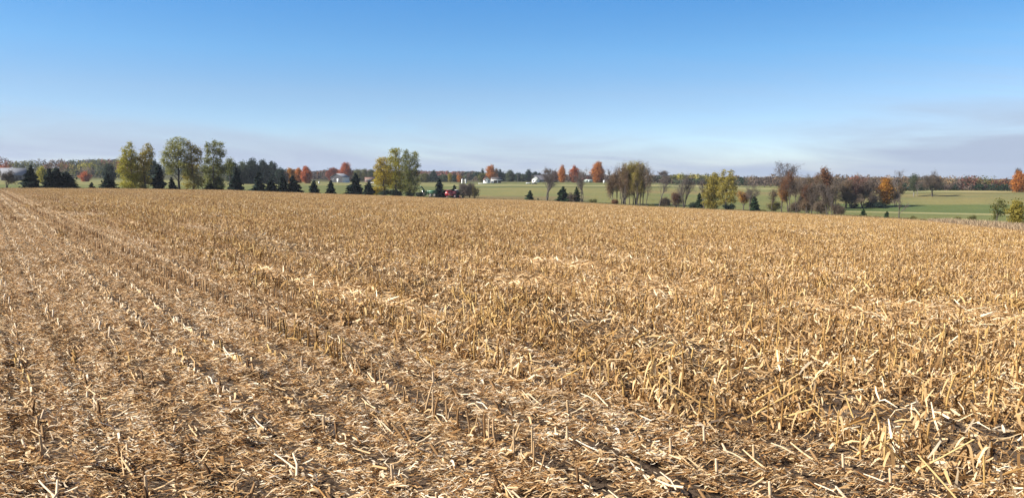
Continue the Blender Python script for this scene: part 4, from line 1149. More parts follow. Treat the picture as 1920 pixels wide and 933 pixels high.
bare('bare_tree', 1907, 359, 317, 14, 'thin purple leafless top above the orange red maple', leaves='purple', lden=.4, r=560)

# --- trees around the farms
leafy('maple_tree', 545, 345, 315, 19, 'yelloworange', 'bright yellow maple left of the two orange ones', shape='round', base=.06, r=560)
leafy('maple_tree', 560, 345, 315, 22, 'orange', 'orange maple between the yellow one and the red one', shape='round', base=.06, r=590)
leafy('maple_tree', 575, 345, 312, 24, 'orangered', 'red orange maple, rightmost of the three close ones', shape='round', base=.06, r=575)
leafy('maple_tree', 626, 343, 315, 32, 'red', 'dark red maple behind the left side of the white barn', shape='round', base=.06, r=735)
leafy('maple_tree', 649, 343, 305, 30, 'orangered', 'tall orange red maple towering behind the white barn', shape='round', base=.06, n=9, r=730)
leafy('maple_tree', 161, 345, 322, 20, 'orangered', 'small red tree on the green near the dark spruce clump', shape='round', base=.05, r=590)
leafy('broadleaf_tree', 80, 350, 312, 18, 'yellowgreen', 'rounded yellow green tree showing between the spruces', shape='round', base=.1, r=420)
bare('bare_tree', 14, 355, 320, 26, 'purple brown leafless tree in front of the grey roofed barn', leaves='purple', lden=.12, stems=2, r=solve(14, 354) + 20, low=.2)
leafy('broadleaf_tree', 206, 350, 307, 26, 'darkgreen', 'dark green round tree behind the wide spruce', base=.05, r=430)
leafy('broadleaf_tree', 288, 350, 300, 30, 'darkgreen', 'dark green round tree filling the gap between the tall poplar groups', base=.05, r=430)
leafy('broadleaf_tree', 272, 350, 322, 24, 'greygreen', 'low grey green tree in the gap between the tall poplar groups', base=.05, r=400)
G = 'dark green trees of the near wood behind the spruces'
for px, ty, w, p, lab in [(438, 304, 34, 'darkgreen', 'dark green tree on the left end of the dark wood'), (456, 304, 32, 'greygreen', 'greyish green tree of the dark wood'),
                          (474, 299, 34, 'darkgreen', 'highest dark green tree of the dark wood'), (494, 301, 30, 'darkgreen', 'dark green tree right of the highest one in the dark wood'),
                          (511, 303, 30, 'darkgreen', 'dark green tree above the middle of the spruce row'), (525, 314, 24, 'darkgreen', 'lower dark green tree on the right end of the dark wood'),
                          (466, 322, 26, 'greygreen', 'low grey green tree in front of the dark wood'), (536, 322, 14, 'purple', 'narrow purple brown tree between the dark wood and the yellow maple')]:
    leafy('broadleaf_tree', px, 345, ty, w, p, lab, group=G, base=.03, n=7, r=470 + (px * 7) % 60)
G = 'trees near the farm with the grain cart'
for px, ty, w, p, r, sh, lab in [(672, 318, 20, 'olive', 760, 'round', 'olive tree right of the tall red maple'), (684, 317, 18, 'olive', 770, 'round', 'olive tree behind the brown roofed shed'),
                                 (696, 318, 16, 'greygreen', 765, 'round', 'grey green tree next to the big poplar clump'), (813, 318, 26, 'darkgreen', 720, 'cone', 'large dark tree with a pointed top behind the grain cart'),
                                 (796, 326, 24, 'olive', 700, 'round', 'olive tree on the right of the poplar clump'), (832, 329, 24, 'greygreen', 720, 'round', 'grey green tree behind the lone spruce'),
                                 (844, 325, 8, 'olivegold', 690, 'column', 'slim golden tree shaped like a column'), (853, 329, 12, 'darkgreen', 720, 'round', 'dark tree right of the slim golden one'),
                                 (861, 329, 11, 'orange', 690, 'round', 'small orange tree beside the pair of white silos')]:
    leafy('broadleaf_tree', px, 343, ty, w, p, lab, group=G, shape=sh, base=.05, n=6, r=r)
G = 'trees around the white farmhouse'
for px, ty, w, p, r, sh, lab in [(920, 310, 24, 'orange', 730, 'round', 'orange topped tree rising above the white farmhouse'), (905, 316, 10, 'darkgreen', 740, 'cone', 'dark conifer top left of the orange topped tree'),
                                 (903, 325, 16, 'olive', 700, 'round', 'olive tree at the left side of the white farmhouse'), (912, 330, 10, 'rust', 690, 'round', 'rusty small tree against the white farmhouse gable'),
                                 (931, 316, 12, 'brown', 745, 'round', 'brown green tree right of the orange topped one'), (938, 317, 14, 'darkgreen', 735, 'cone', 'dark conifer behind the farmhouse roof'),
                                 (943, 321, 14, 'darkgreen', 730, 'cone', 'dark conifer next to the grey willow'), (956, 320, 22, 'greygreen', 715, 'round', 'round grey green willow right of the farmhouse'),
                                 (972, 324, 16, 'darkgreen', 730, 'round', 'dark tree behind the utility pole'), (991, 318, 15, 'darkgreen', 735, 'round', 'dark tall tree just left of the white gabled house'),
                                 (1003, 323, 12, 'darkgreen', 740, 'round', 'dark tree peeping over the white gabled house'), (981, 326, 12, 'greygreen', 720, 'round', 'grey green tree between the utility pole and the gabled house')]:
    leafy('broadleaf_tree', px, 343, ty, w, p, lab, group=G, shape=sh, base=.03, n=6, r=r)
G = 'maples on the skyline'
leafy('maple_tree', 1040, 341, 321, 16, 'darkred', 'dark red low maple left of the skyline row', group=G, base=.05, r=680)
leafy('maple_tree', 1054, 341, 310, 20, 'orange', 'pointed orange maple, left one of the skyline row', group=G, shape='oval', base=.05, n=8, r=660)
leafy('maple_tree', 1077, 341, 310, 23, 'orangered', 'red orange maple, middle one of the skyline row', group=G, shape='oval', base=.05, n=8, r=660)
leafy('maple_tree', 1121, 341, 303, 30, 'orange', 'largest orange maple, right one of the skyline row', group=G, shape='round', base=.05, n=9, r=660)
bare('bare_tree', 1098, 341, 314, 26, 'leafless tree between two orange maples of the skyline row', r=670)
bare('bare_tree', 1141, 341, 316, 22, 'leafless tree right of the largest orange maple', r=670)
bare('bare_tree', 1030, 341, 316, 20, 'leafless grey tree by the long grey roof', r=665, leaves='greybrown', lden=.3)
bare('bare_tree', 1219, 347, 312, 20, 'leafless dark tree above the white topped silo', r=600)
bare('bare_tree', 1250, 347, 320, 30, 'leafless bushy tree behind the leaning dark trunk', r=590, leaves='purple', lden=.3)

# --- far woods that read as one mass
M_WOOD, nt_, out_ = new_mat('far wood foliage')
a_ = N(nt_, 'ShaderNodeAttribute', attribute_name='leaf_colour')
b_ = N(nt_, 'ShaderNodeBsdfDiffuse'); t_ = N(nt_, 'ShaderNodeBsdfTranslucent'); mx_ = N(nt_, 'ShaderNodeMixShader'); mx_.inputs[0].default_value = .2
L(nt_, a_.outputs['Color'], b_.inputs[0]); L(nt_, a_.outputs['Color'], t_.inputs[0]); L(nt_, b_.outputs[0], mx_.inputs[1]); L(nt_, t_.outputs[0], mx_.inputs[2]); L(nt_, mx_.outputs[0], out_.inputs[0])
def wood(name, label, parts):
    mb = MB()
    for (x0, x1, t0, t1, r0, r1, n, pals, wpx, jit, seed) in parts:
        rg = np.random.default_rng(seed)
        for i in range(n):
            f = (i + rg.random()) / n; px = x0 + (x1 - x0) * f; r = rg.uniform(r0, r1)
            m = mpp(px, r); x, y, z = at(px, r)
            d3 = ray(px, t0 + (t1 - t0) * f + rg.normal(0, jit) + 1.2 * (r1 - r) / max(1, r1 - r0))
            h = max(d3[2] / math.hypot(d3[0], d3[1]) * r - z, 3.0)
            W = wpx * m * rg.uniform(.7, 1.25); k = int(rg.integers(50, 80) * (1.0 + W / 12))
            dd = rg.normal(size=(k, 3)); dd /= np.linalg.norm(dd, axis=1, keepdims=True)
            zc = h * .56
            ctr = np.array([x, y, z + zc]); cl = ctr + rg.normal(0, 1, (7, 3)) * np.array([W * .2, W * .2, h * .17])
            which = rg.integers(0, 7, k)
            P = cl[which] + dd * np.array([W * .33, W * .33, h * .28]) * rg.uniform(.6, 1.05, (k, 1))
            P[:, 2] = np.clip(P[:, 2], z + .2, z + h * rg.uniform(.8, 1.02, k))
            p_ = pals[rg.integers(0, len(pals))]
            tn = np.clip(rg.normal(.5, .16) + rg.normal(0, .14, k) + np.repeat(0, k), 0, 1)
            s_ = max(.8, m * 2.2)
            quads(mb, P, s_ * rg.uniform(.7, 1.3, k), dd + rg.normal(0, .5, (k, 3)), tn, 1.2, pal_col(p_, tn), rg)
            # understorey closing the foot of the wood
            k2 = 16; P2 = np.stack([rg.normal(x, W * .45, k2), rg.normal(y, W * .4, k2), z + rg.uniform(0, .4, k2) * h], 1)
            tn2 = np.clip(rg.normal(.35, .15, k2), 0, 1)
            quads(mb, P2, s_ * rg.uniform(.9, 1.5, k2), rg.normal(size=(k2, 3)), tn2, 1.2, pal_col(p_, tn2), rg)
    return tag(link(name, mb.mesh(name, M_WOOD)), label, 'woodland', kind='stuff')
A = 'olive brown rust yellowgreen greygreen darkgreen greybrown'.split()
wood('woodland', 'autumn coloured far wood on the left skyline behind the barn', [
    (-420, -20, 296, 298, 760, 960, 46, A, 20, 2, 1), (-20, 26, 298, 300, 760, 860, 9, ['red', 'rust', 'darkred', 'rust'], 18, 1.5, 2),
    (-20, 20, 307, 309, 700, 740, 5, ['orangered', 'red'], 18, 2, 22),
    (22, 80, 300, 298, 760, 900, 16, ['olive', 'olive', 'greygreen', 'greybrown'], 17, 1.2, 3), (82, 130, 300, 299, 760, 900, 13, ['rust', 'brown', 'greybrown', 'purple'], 17, 1.4, 4),
    (118, 200, 304, 306, 740, 840, 17, ['yellowgreen', 'olive', 'greygreen', 'olivegold'], 15, 2.5, 5), (118, 190, 299, 298, 880, 980, 15, ['olive', 'darkgreen', 'greybrown'], 15, 1, 6),
    (80, 300, 316, 320, 690, 720, 26, ['purple', 'greybrown', 'olive', 'darkgreen'], 16, 2, 66),
    (190, 262, 297, 297, 900, 980, 14, ['red', 'rust', 'darkred', 'olive'], 15, 1.0, 7), (165, 250, 297, 298, 1400, 1500, 22, ['darkgreen', 'spruce'], 12, .7, 8)])
wood('woodland', 'dull green and rust far wood behind the poplars and the spruce row', [
    (250, 430, 304, 306, 760, 900, 34, ['darkgreen', 'darkgreen', 'greygreen', 'olive'], 18, 1.8, 11), (420, 545, 312, 315, 860, 980, 22, ['darkgreen', 'greygreen', 'purple', 'rust'], 15, 1.2, 12),
    (535, 640, 317, 319, 860, 1000, 26, ['purple', 'greybrown', 'rust', 'darkgreen'], 13, 1.4, 13), (580, 700, 326, 328, 760, 830, 24, ['purple', 'greybrown', 'purple', 'brown'], 13, 2, 14),
    (650, 712, 319, 319, 860, 980, 15, ['olive', 'greygreen', 'brown'], 13, 1.3, 15)])
wood('woodland', 'long red and purple wooded ridge far away on the middle skyline', [
    (690, 900, 318, 321.5, 1500, 1750, 80, ['red', 'darkred', 'red', 'rust', 'purple'], 9, .7, 21), (690, 900, 321, 324, 1250, 1400, 60, ['red', 'darkred', 'rust', 'purple'], 9, .8, 23),
    (880, 1300, 326, 329, 1500, 1750, 90, ['darkgreen', 'purple', 'greybrown'], 9, .7, 24)])
wood('woodland', 'dark evergreen wood behind the white farmhouse and the silos', [
    (780, 905, 329, 328, 780, 880, 28, ['greygreen', 'olive', 'darkgreen', 'greybrown'], 12, 2, 31), (866, 912, 321, 320, 800, 900, 13, ['greygreen', 'purple', 'darkgreen'], 12, 1.2, 32),
    (890, 1012, 323, 325, 790, 880, 34, ['darkgreen', 'spruce', 'darkgreen', 'greygreen'], 12, 1.4, 33), (1000, 1060, 326, 327, 800, 880, 15, ['purple', 'greybrown', 'purple'], 12, .8, 34)])
wood('woodland', 'purple brown and yellow green wood on the skyline right of the maples', [
    (1030, 1170, 327, 328, 730, 840, 38, ['purple', 'darkred', 'greybrown', 'purple'], 13, 1.2, 41), (1150, 1270, 328, 330, 690, 790, 36, ['purple', 'greybrown', 'greygreen', 'darkgreen'], 14, 1.5, 42),
    (1260, 1345, 325, 326, 660, 740, 26, ['olivegold', 'olive', 'yellowgreen', 'olive'], 15, 1.5, 43), (1240, 1350, 334, 336, 640, 660, 24, ['greygreen', 'purple', 'greybrown'], 14, 1.5, 44),
    (1290, 1345, 332, 333, 620, 640, 9, ['greygreen', 'darkgreen'], 15, 1, 45)])
wood('woodland', 'purple and brown wood behind the golden clump and the thicket', [
    (1340, 1470, 329, 328, 640, 720, 34, ['purple', 'brown', 'purple', 'greybrown'], 16, 1.8, 51), (1376, 1402, 328, 328, 610, 635, 5, ['darkgreen', 'greybrown'], 18, 1, 52),
    (1440, 1700, 329, 328, 600, 680, 60, ['purple', 'brown', 'purple', 'rust', 'greybrown'], 17, 2.0, 53), (1480, 1690, 338, 340, 500, 560, 46, ['purple', 'greybrown', 'brown', 'purple'], 17, 2.5, 54),
    (1596, 1625, 328, 328, 570, 590, 6, ['red', 'darkred'], 15, 1.5, 55)])
wood('woodland', 'dark autumn wood along the top of the right hand meadow', [
    (1690, 1790, 329, 330, 560, 640, 26, ['purple', 'darkgreen', 'brown', 'greybrown'], 19, 1.6, 61), (1785, 1818, 332, 330, 545, 590, 8, ['darkgreen', 'greygreen', 'purple'], 17, 1.2, 62),
    (1800, 1830, 327, 328, 545, 580, 7, ['darkred', 'purple', 'rust'], 17, 1, 63), (1822, 1858, 330, 330, 545, 580, 7, ['olive', 'brown', 'greygreen'], 24, .8, 64),
    (1852, 1900, 333, 333, 550, 620, 12, ['rust', 'darkred', 'rust', 'brown'], 14, .8, 65), (1895, 2350, 326, 326, 540, 680, 60, ['rust', 'purple', 'olive', 'darkred'], 20, 2.5, 67),
    (1690, 1900, 343, 344, 540, 556, 40, ['darkgreen', 'purple', 'darkgreen'], 14, 2, 68)])
# ------------------------------------------------------------------ farm buildings
def bld(name, px, r, label, cat, yaw):
    x, y, z = at(px, r)
    return empty(name, (x, y, z), -azim(px) + yaw, label, cat)
M_WHITE = plain('white siding', (.78, .77, .74), .6, noise=.04)
M_ROOFG = plain('grey metal roof', (.19, .195, .215), .75, noise=.1, spec=.2)
M_ROOFD = plain('dark shingle roof', (.075, .068, .066), .85, noise=.2)
M_ROOFB = plain('brown roof', (.17, .10, .075), .85, noise=.2)
M_WOODW = plain('weathered boards', (.16, .145, .135), .85, noise=.2)
M_GLASS = plain('dark window glass', (.02, .022, .026), .12, noise=.05, spec=.6)
M_TRIM = plain('white trim', (.82, .81, .79), .5, noise=.03)
M_DARKDOOR = plain('dark opening', (.03, .027, .025), .9)

def gable(e, w, d, hw, hr, wall, roof, over=.35, cx=0, cy=0, roofname='roof'):
    """walls with gables on the x ends; ridge along x.  w along x, d along y"""
    mb = MB(); x0, x1, y0, y1 = cx - w / 2, cx + w / 2, cy - d / 2, cy + d / 2
    V = [(x0, y0, -.4), (x1, y0, -.4), (x1, y1, -.4), (x0, y1, -.4), (x0, y0, hw), (x1, y0, hw), (x1, y1, hw), (x0, y1, hw), (x0, cy, hr), (x1, cy, hr)]
    mb.add(V, [(0, 1, 5, 4), (1, 2, 6, 5), (2, 3, 7, 6), (3, 0, 4, 7)], .5)
    mb.add([V[7], V[4], ((x0), cy, hw), V[8]], [(0, 2, 3, 3)] if False else [(0, 2, 1, 3)], .5)
    mb.add([V[6], V[5], ((x1), cy, hw), V[9]], [(0, 2, 1, 3)], .5)
    link('wall', mb.mesh('wall', wall), e)
    rb = MB(); sl = (hr - hw) / (d / 2); t = .16
    for s_ in (-1, 1):
        ye, ze = cy + s_ * (d / 2 + over), hw - over * sl + .03
        A = [(x0 - over, ye, ze), (x1 + over, ye, ze), (x1 + over, cy, hr + .03), (x0 - over, cy, hr + .03)]
        B = [(p[0], p[1], p[2] + t) for p in A]
        rb.add(A + B, [(0, 3, 2, 1), (4, 5, 6, 7), (0, 1, 5, 4), (1, 2, 6, 5), (2, 3, 7, 6), (3, 0, 4, 7)], .5)
    return link(roofname, rb.mesh(roofname, roof), e)
def panel(e, name, c, sz, mat, parent=None):
    mb = MB(); mb.box(c, sz); return link(name, mb.mesh(name, mat), parent or e)
def window(e, x, y, z, w=.9, h=1.2, face='y-'):
    sg = -1 if face[-1] == '-' else 1
    if face[0] == 'y':
        f = panel(e, 'window', (x, y + sg * .03, z), (w + .2, .06, h + .2), M_TRIM); panel(e, 'pane', (x, y + sg * .065, z), (w, .02, h), M_GLASS, f)
    else:
        f = panel(e, 'window', (x + sg * .03, y, z), (.06, w + .2, h + .2), M_TRIM); panel(e, 'pane', (x + sg * .065, y, z), (.02, w, h), M_GLASS, f)

# grey roofed barn on the far left, long side to the viewer
r = 640; m = mpp(27, r)
e = bld('barn', 27, r, 'long low barn with a grey metal roof and dark open front', 'barn', .12)
gable(e, 38 * m, 11, 3.9, 8.6, M_WOODW, M_ROOFG, .7)
for k in range(4): panel(e, 'door', (-6.5 + k * 4.4, -5.53, 1.6), (3.4, .08, 3.2), M_DARKDOOR)  # dark sheets stand for the shade inside the open front
# white sided barn: gable end towards the viewer painted dark for shade, white long wall to the left
r = 660; m = mpp(638, r)
e = bld('barn', 638, r, 'white sided barn with a grey roof and a shaded gable end below the red maple', 'barn', math.pi / 2 - .52)
gable(e, 12, 11.5, 4.6, 7.6, M_WHITE, M_ROOFG, .45)
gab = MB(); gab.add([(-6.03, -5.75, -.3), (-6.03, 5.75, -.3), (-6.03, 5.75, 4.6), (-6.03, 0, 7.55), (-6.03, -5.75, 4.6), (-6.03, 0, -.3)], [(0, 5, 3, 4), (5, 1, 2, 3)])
link('gable_shade', gab.mesh('gable_shade', plain('barn gable shade', (.07, .068, .075), .8)), e)
dr = panel(e, 'door', (-6.09, -1.2, 1.6), (.08, 1.6, 3.4), M_TRIM); panel(e, 'handle', (-6.15, -.7, 1.5), (.05, .08, .3), M_DARKDOOR, dr)
window(e, -6.05, 2.8, 2.4, 1.2, 1.0, 'x-')
# brown roofed shed and white trailer behind the spruces
e = bld('shed', 694, 700, 'low shed with a brown roof and a light eave', 'shed', .15)
gable(e, 9, 6, 2.5, 4.3, plain('rust boards', (.16, .10, .085), .85), M_ROOFB, .5)
panel(e, 'door', (-1.5, -3.05, 1.1), (2.4, .08, 2.2), M_DARKDOOR); panel(e, 'fascia', (0, -3.55, 2.28), (10, .06, .22), M_TRIM)
e = bld('wagon', 702, 600, 'white flat farm wagon on the grass left of the big poplar clump', 'wagon', 0)
panel(e, 'bed', (0, 0, 1.0), (5.6, 2.2, .7), M_WHITE)
for sx in (-1.8, 1.8):
    for sy in (-.95, .95):
        mb = MB(); mb.disc_wheel((sx, sy, .36), .38, .25); link('wheel', mb.mesh('wheel', plain('tyre rubber', (.025, .025, .025), .9)), e)
# pair of tall white silos
G = 'white silos left of the farmhouse'
for px, hh, lab in ((867, 3.6, 'left white silo with a dark slot, of the pair by the small orange tree'), (873.3, 3.4, 'right white silo, of the pair by the small orange tree')):
    e = bld('silo', px, 640, lab, 'silo', .2); e['group'] = G
    rad = mpp(px, 640) * 1.9
    mb = MB(); mb.tube([(0, 0, -.3), (0, 0, hh)], [rad, rad], 14); link('wall', mb.mesh('wall', M_WHITE), e)
    mb = MB(); mb.tube([(0, 0, hh), (0, 0, hh + .35), (0, 0, hh + .6)], [rad * 1.06, rad * .7, .02], 14); link('roof', mb.mesh('roof', M_ROOFG), e)
    panel(e, 'door', (0, -rad - .01, hh * .5), (.5, .1, hh * .75), M_DARKDOOR)
# white farmhouse: gable to the left, long porch roof to the right
r = 640; m = mpp(922, r)
e = bld('farmhouse', 922, r, 'white farmhouse with a long dark roof and open carport', 'house', .14)
gable(e, 17 * m, 7.5, 2.9, 4.9, M_WHITE, M_ROOFD, .4, cx=3.6)
g2 = MB(); x0, x1, y0, y1 = -7.2, -2.0, -5.6, 1.8; hw, hr, xc = 2.9, 5.0, -4.6
g2.add([(x0, y0, -.4), (x1, y0, -.4), (x1, y1, -.4), (x0, y1, -.4), (x0, y0, hw), (x1, y0, hw), (x1, y1, hw), (x0, y1, hw), (xc, y0, hr), (xc, y1, hr), (xc, y0, hw), (xc, y1, hw)],
       [(0, 1, 5, 4), (1, 2, 6, 5), (2, 3, 7, 6), (3, 0, 4, 7), (4, 10, 5, 8), (7, 11, 6, 9)])
link('front_wing', g2.mesh('front_wing', M_WHITE), e)
rb = MB()
for a, b in ((x0 - .4, xc), (xc, x1 + .4)):
    za, zb = (hw - .3, hr + .05) if b == xc else (hr + .05, hw - .3)
    A_ = [(a, y0 - .4, za), (b, y0 - .4, zb), (b, y1, zb), (a, y1, za)]
    rb.add(A_ + [(p[0], p[1], p[2] + .15) for p in A_], [(0, 3, 2, 1), (4, 5, 6, 7), (0, 1, 5, 4), (1, 2, 6, 5), (2, 3, 7, 6), (3, 0, 4, 7)])
link('roof', rb.mesh('roof', M_ROOFB), e)
window(e, -5.8, -5.6, 1.7); window(e, -3.3, -5.6, 1.7, .8, 1.1)
panel(e, 'garage_door', (2.6, -3.79, 1.2), (2.8, .06, 2.3), M_DARKDOOR); panel(e, 'garage_door', (6.2, -3.79, 1.2), (2.6, .06, 2.3), M_DARKDOOR)
panel(e, 'fascia', (3.9, -4.3, 2.75), (9.2, .1, .5), M_TRIM)
panel(e, 'chimney', (5.5, .6, 5.0), (.7, .7, 1.5), plain('brick', (.26, .12, .085), .9))
# white fence sections in front
e = bld('fence', 905, 600, 'low white board fence on the grass before the farmhouse', 'fence', .05)
for k in range(6): panel(e, 'post', (-3.5 + k * 1.4, 0, .55), (.12, .12, 1.1), M_WHITE)
for zz in (.45, .85): panel(e, 'rail', (0, -.09, zz), (7.2, .05, .16), M_WHITE)
# white gabled house and the long grey shed beside it
r = 650; m = mpp(1005, r)
e = bld('house', 1004.5, r, 'bright white gabled house beside the long dark shed', 'house', math.pi / 2 - .12)
gable(e, 9, 12 * m, 3.2, 5.5, M_WHITE, M_ROOFD, .25)
window(e, -4.5, -1.4, 1.7, .9, 1.1, 'x-'); window(e, -4.5, 1.4, 1.7, .9, 1.1, 'x-'); panel(e, 'door', (-4.55, 0, 1.0), (.06, .9, 2.0), M_TRIM)
e = bld('shed', 1022, 690, 'long dark roofed shed right of the white gabled house', 'shed', .05)
gable(e, 20, 10, 2.2, 6.2, plain('grey siding', (.20, .19, .21), .8), plain('slate roof', (.075, .075, .09), .8), .5)
for k in range(3): panel(e, 'door', (-5 + k * 5, -5.05, .95), (2.6, .08, 1.9), M_WOODW)
# parked cars
M_TYRE = plain('tyre rubber', (.025, .025, .025), .9)
def car(px, r, col, label, yaw=0.1):
    e = bld('parked_car', px, r, label, 'car', yaw); e['group'] = 'cars parked by the white gabled house'
    mb = MB(); mb.poly_prism([(-2.1, .35), (2.15, .35), (2.2, .75), (1.2, .98), (-2.0, 1.0), (-2.15, .7)], -.85, .85)
    link('body', mb.mesh('body', plain('car paint ' + label[:5], col, .3, noise=.03, spec=.6)), e)
    mb = MB(); mb.poly_prism([(-1.7, .99), (1.15, .97), (.45, 1.5), (-1.25, 1.52)], -.74, .74); link('cabin', mb.mesh('cabin', M_GLASS), e)
    for sx in (-1.3, 1.35):
        for sy in (-.82, .82):
            mb = MB(); mb.disc_wheel((sx, sy, .33), .33, .22); link('wheel', mb.mesh('wheel', M_TYRE), e)
car(991, 600, (.75, .75, .74), 'white car parked on the grass left of the white gabled house')
car(1002, 590, (.03, .03, .035), 'dark car parked in front of the white gabled house')
# pale green camper on the skyline and silo with a white top
e = bld('camper_van', 1103, 640, 'pale green and white camper parked beneath the skyline maples', 'camper', .1)
mb = MB(); mb.poly_prism([(-3.6, .5), (3.6, .5), (3.7, 2.2), (3.3, 2.75), (-3.0, 2.8), (-3.7, 2.0)], -1.15, 1.15); link('body', mb.mesh('body', plain('camper shell', (.42, .50, .44), .5, noise=.05)), e)
window(e, -1.4, -1.15, 1.8, 1.3, .7); window(e, 1.5, -1.15, 1.8, 1.3, .7); panel(e, 'door', (.15, -1.18, 1.45), (.7, .05, 1.8), M_TRIM)
panel(e, 'roof_box', (.4, 0, 2.88), (5.0, 1.6, .18), M_TRIM)
for sx in (-2.0, 2.0):
    mb = MB(); mb.disc_wheel((sx, -1.0, .42), .42, .25); link('wheel', mb.mesh('wheel', M_TYRE), e)
e = bld('silo', 1212, 610, 'white topped silo right of the brown grove', 'silo', 0)
mb = MB(); mb.tube([(0, 0, -.3), (0, 0, 5.4)], [1.5, 1.5], 16); link('wall', mb.mesh('wall', plain('pale concrete', (.52, .52, .51), .8)), e)
mb = MB(); mb.tube([(0, 0, 5.4), (0, 0, 6.2), (0, 0, 6.7)], [1.6, 1.1, .05], 16); link('dome', mb.mesh('dome', M_WHITE), e)
e = bld('shed', 1207, 620, 'small pale shed at the foot of the white topped silo', 'shed', .2)
gable(e, 4, 3, 2.0, 3.0, M_WHITE, M_ROOFG, .2); panel(e, 'door', (0, -1.54, .95), (1.0, .06, 1.9), M_DARKDOOR)
e = bld('propane_tank', 1132.5, 640, 'small white upright tank right of the largest skyline maple', 'tank', 0)
mb = MB(); mb.tube([(0, 0, -.1), (0, 0, .1), (0, 0, 1.9), (0, 0, 2.3), (0, 0, 2.4)], [.5, .75, .75, .5, .05], 12); link('shell', mb.mesh('shell', M_WHITE), e)
mb = MB(); mb.tube([(0, 0, 2.35), (0, 0, 2.7)], [.15, .15], 8); link('valve', mb.mesh('valve', M_ROOFG), e)
e = bld('shed', 134.5, 600, 'tiny white hut at the right foot of the spruce clump', 'shed', .3)
gable(e, 2.4, 2.2, 2.0, 2.9, M_WHITE, M_ROOFG, .15); panel(e, 'door', (0, -1.13, .9), (.8, .05, 1.8), M_DARKDOOR)
e = bld('utility_box', 598.5, 560, 'small white utility box on the grass left of the white barn', 'utility box', .2)
panel(e, 'cabinet', (0, 0, .75), (1.0, .8, 1.7), M_WHITE); panel(e, 'lid', (0, 0, 1.64), (1.15, .95, .1), M_TRIM)
e = bld('utility_pole', 971, 620, 'thin dark utility pole right of the round willow', 'pole', .2)
mb = MB(); mb.tube([(0, 0, -.5), (0, 0, 7.5)], [.16, .11], 8); link('post', mb.mesh('post', M_WOODW), e)
ca = panel(e, 'crossarm', (0, -.12, 6.9), (2.2, .1, .12), M_WOODW)
for sx in (-.95, 0, .95): panel(e, 'insulator', (sx, -.12, 7.05), (.09, .09, .16), M_TRIM, ca)

# ------------------------------------------------------------------ machines at the field edge
M_GREEN = plain('green paint', (.014, .075, .026), .5, noise=.12, spec=.5)
M_GREENL = plain('faded green panel', (.13, .30, .19), .4, noise=.06)
M_RED = plain('red paint', (.30, .018, .024), .35, noise=.12, spec=.5)
M_REDL = plain('sunlit red panel', (.50, .13, .135), .5, noise=.06, spec=.6)  # highlight on the red bodywork put into a paler colour
M_DARKM = plain('dark machine metal', (.035, .033, .033), .6)
M_RIM = plain('grey rim', (.5, .49, .45), .6)
M_MUD = plain('dusty tyre', (.17, .14, .11), .95, noise=.3)
RV = float(edge_r(azim(840)))
def wheel(e, x, y, rad, w, rim=M_RIM, tyre=None):
    mb = MB(); mb.disc_wheel((x, y, rad), rad, w, sides=20); t = link('wheel', mb.mesh('wheel', tyre or M_TYRE), e)
    mb = MB(); mb.disc_wheel((x, y, rad), rad * .55, w * 1.04, sides=16); link('rim', mb.mesh('rim', rim), t)
    mb = MB(); mb.disc_wheel((x, y, rad), rad * .16, w * 1.12, sides=10); link('hub', mb.mesh('hub', M_DARKM), t)
r = RV - 3
# combine, driving to the right
e = bld('combine_harvester', 847, r, 'red combine harvester with its low header, right of the green grain cart', 'combine', .1)
S = .86
mb = MB(); mb.poly_prism([(-2.9, 1.1), (1.7, 1.0), (1.9, 2.1), (1.6, 3.1), (-2.3, 3.15), (-3.1, 2.3)], -1.3, 1.3); link('body', mb.mesh('body', M_RED), e)
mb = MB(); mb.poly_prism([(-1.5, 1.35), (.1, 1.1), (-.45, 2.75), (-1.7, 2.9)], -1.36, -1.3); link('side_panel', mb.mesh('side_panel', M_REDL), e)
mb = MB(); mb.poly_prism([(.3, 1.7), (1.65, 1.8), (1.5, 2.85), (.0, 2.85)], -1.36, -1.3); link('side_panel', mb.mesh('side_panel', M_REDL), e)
mb = MB(); mb.poly_prism([(-2.0, 3.15), (.5, 3.15), (1.0, 3.85), (-2.4, 3.8)], -1.25, 1.25); link('grain_tank', mb.mesh('grain_tank', M_DARKM), e)
mb = MB(); mb.poly_prism([(1.62, 1.9), (2.9, 1.9), (3.15, 2.5), (2.8, 3.55), (1.62, 3.55), (1.62, 2.7)], -.95, .95); cab = link('cab', mb.mesh('cab', M_GLASS), e)
panel(e, 'cab_roof', (2.2, 0, 3.64), (1.6, 2.1, .16), M_TRIM, cab)
for yy in (-.97, .97): panel(e, 'pillar', (1.75, yy, 2.7), (.12, .06, 1.7), M_RED, cab)
mb = MB(); mb.tube([(-.2, -1.45, 3.2), (-1.6, -1.6, 3.45), (-3.4, -1.6, 3.6)], [.2, .2, .17], 10); link('unloading_auger', mb.mesh('unloading_auger', M_RED), e)
mb = MB(); mb.poly_prism([(2.0, 1.5), (2.1, .6), (3.3, .45), (3.35, .95)], -.7, .7); link('feeder_house', mb.mesh('feeder_house', M_DARKM), e)
mb = MB(); mb.poly_prism([(3.2, .15), (3.9, .12), (3.9, .3), (3.55, .8), (3.3, 1.25), (3.2, 1.2)], -2.6, 2.6); hd = link('header', mb.mesh('header', plain('dark red header', (.10, .014, .016), .5)), e)
for k in range(7):
    mb = MB(); yy = -2.4 + k * .8; mb.poly_prism([(3.85, .1), (5.0, .1), (4.95, .2), (3.9, .6)], yy - .22, yy + .22); link('snout', mb.mesh('snout', M_RED if k % 2 else M_DARKM), hd)
for yy in (-1.35, 1.35): wheel(e, 1.3, yy, .9, .6, plain('pink grey rim', (.5, .33, .31), .6)); wheel(e, -2.2, yy * .85, .58, .42, plain('pink grey rim', (.5, .33, .31), .6))
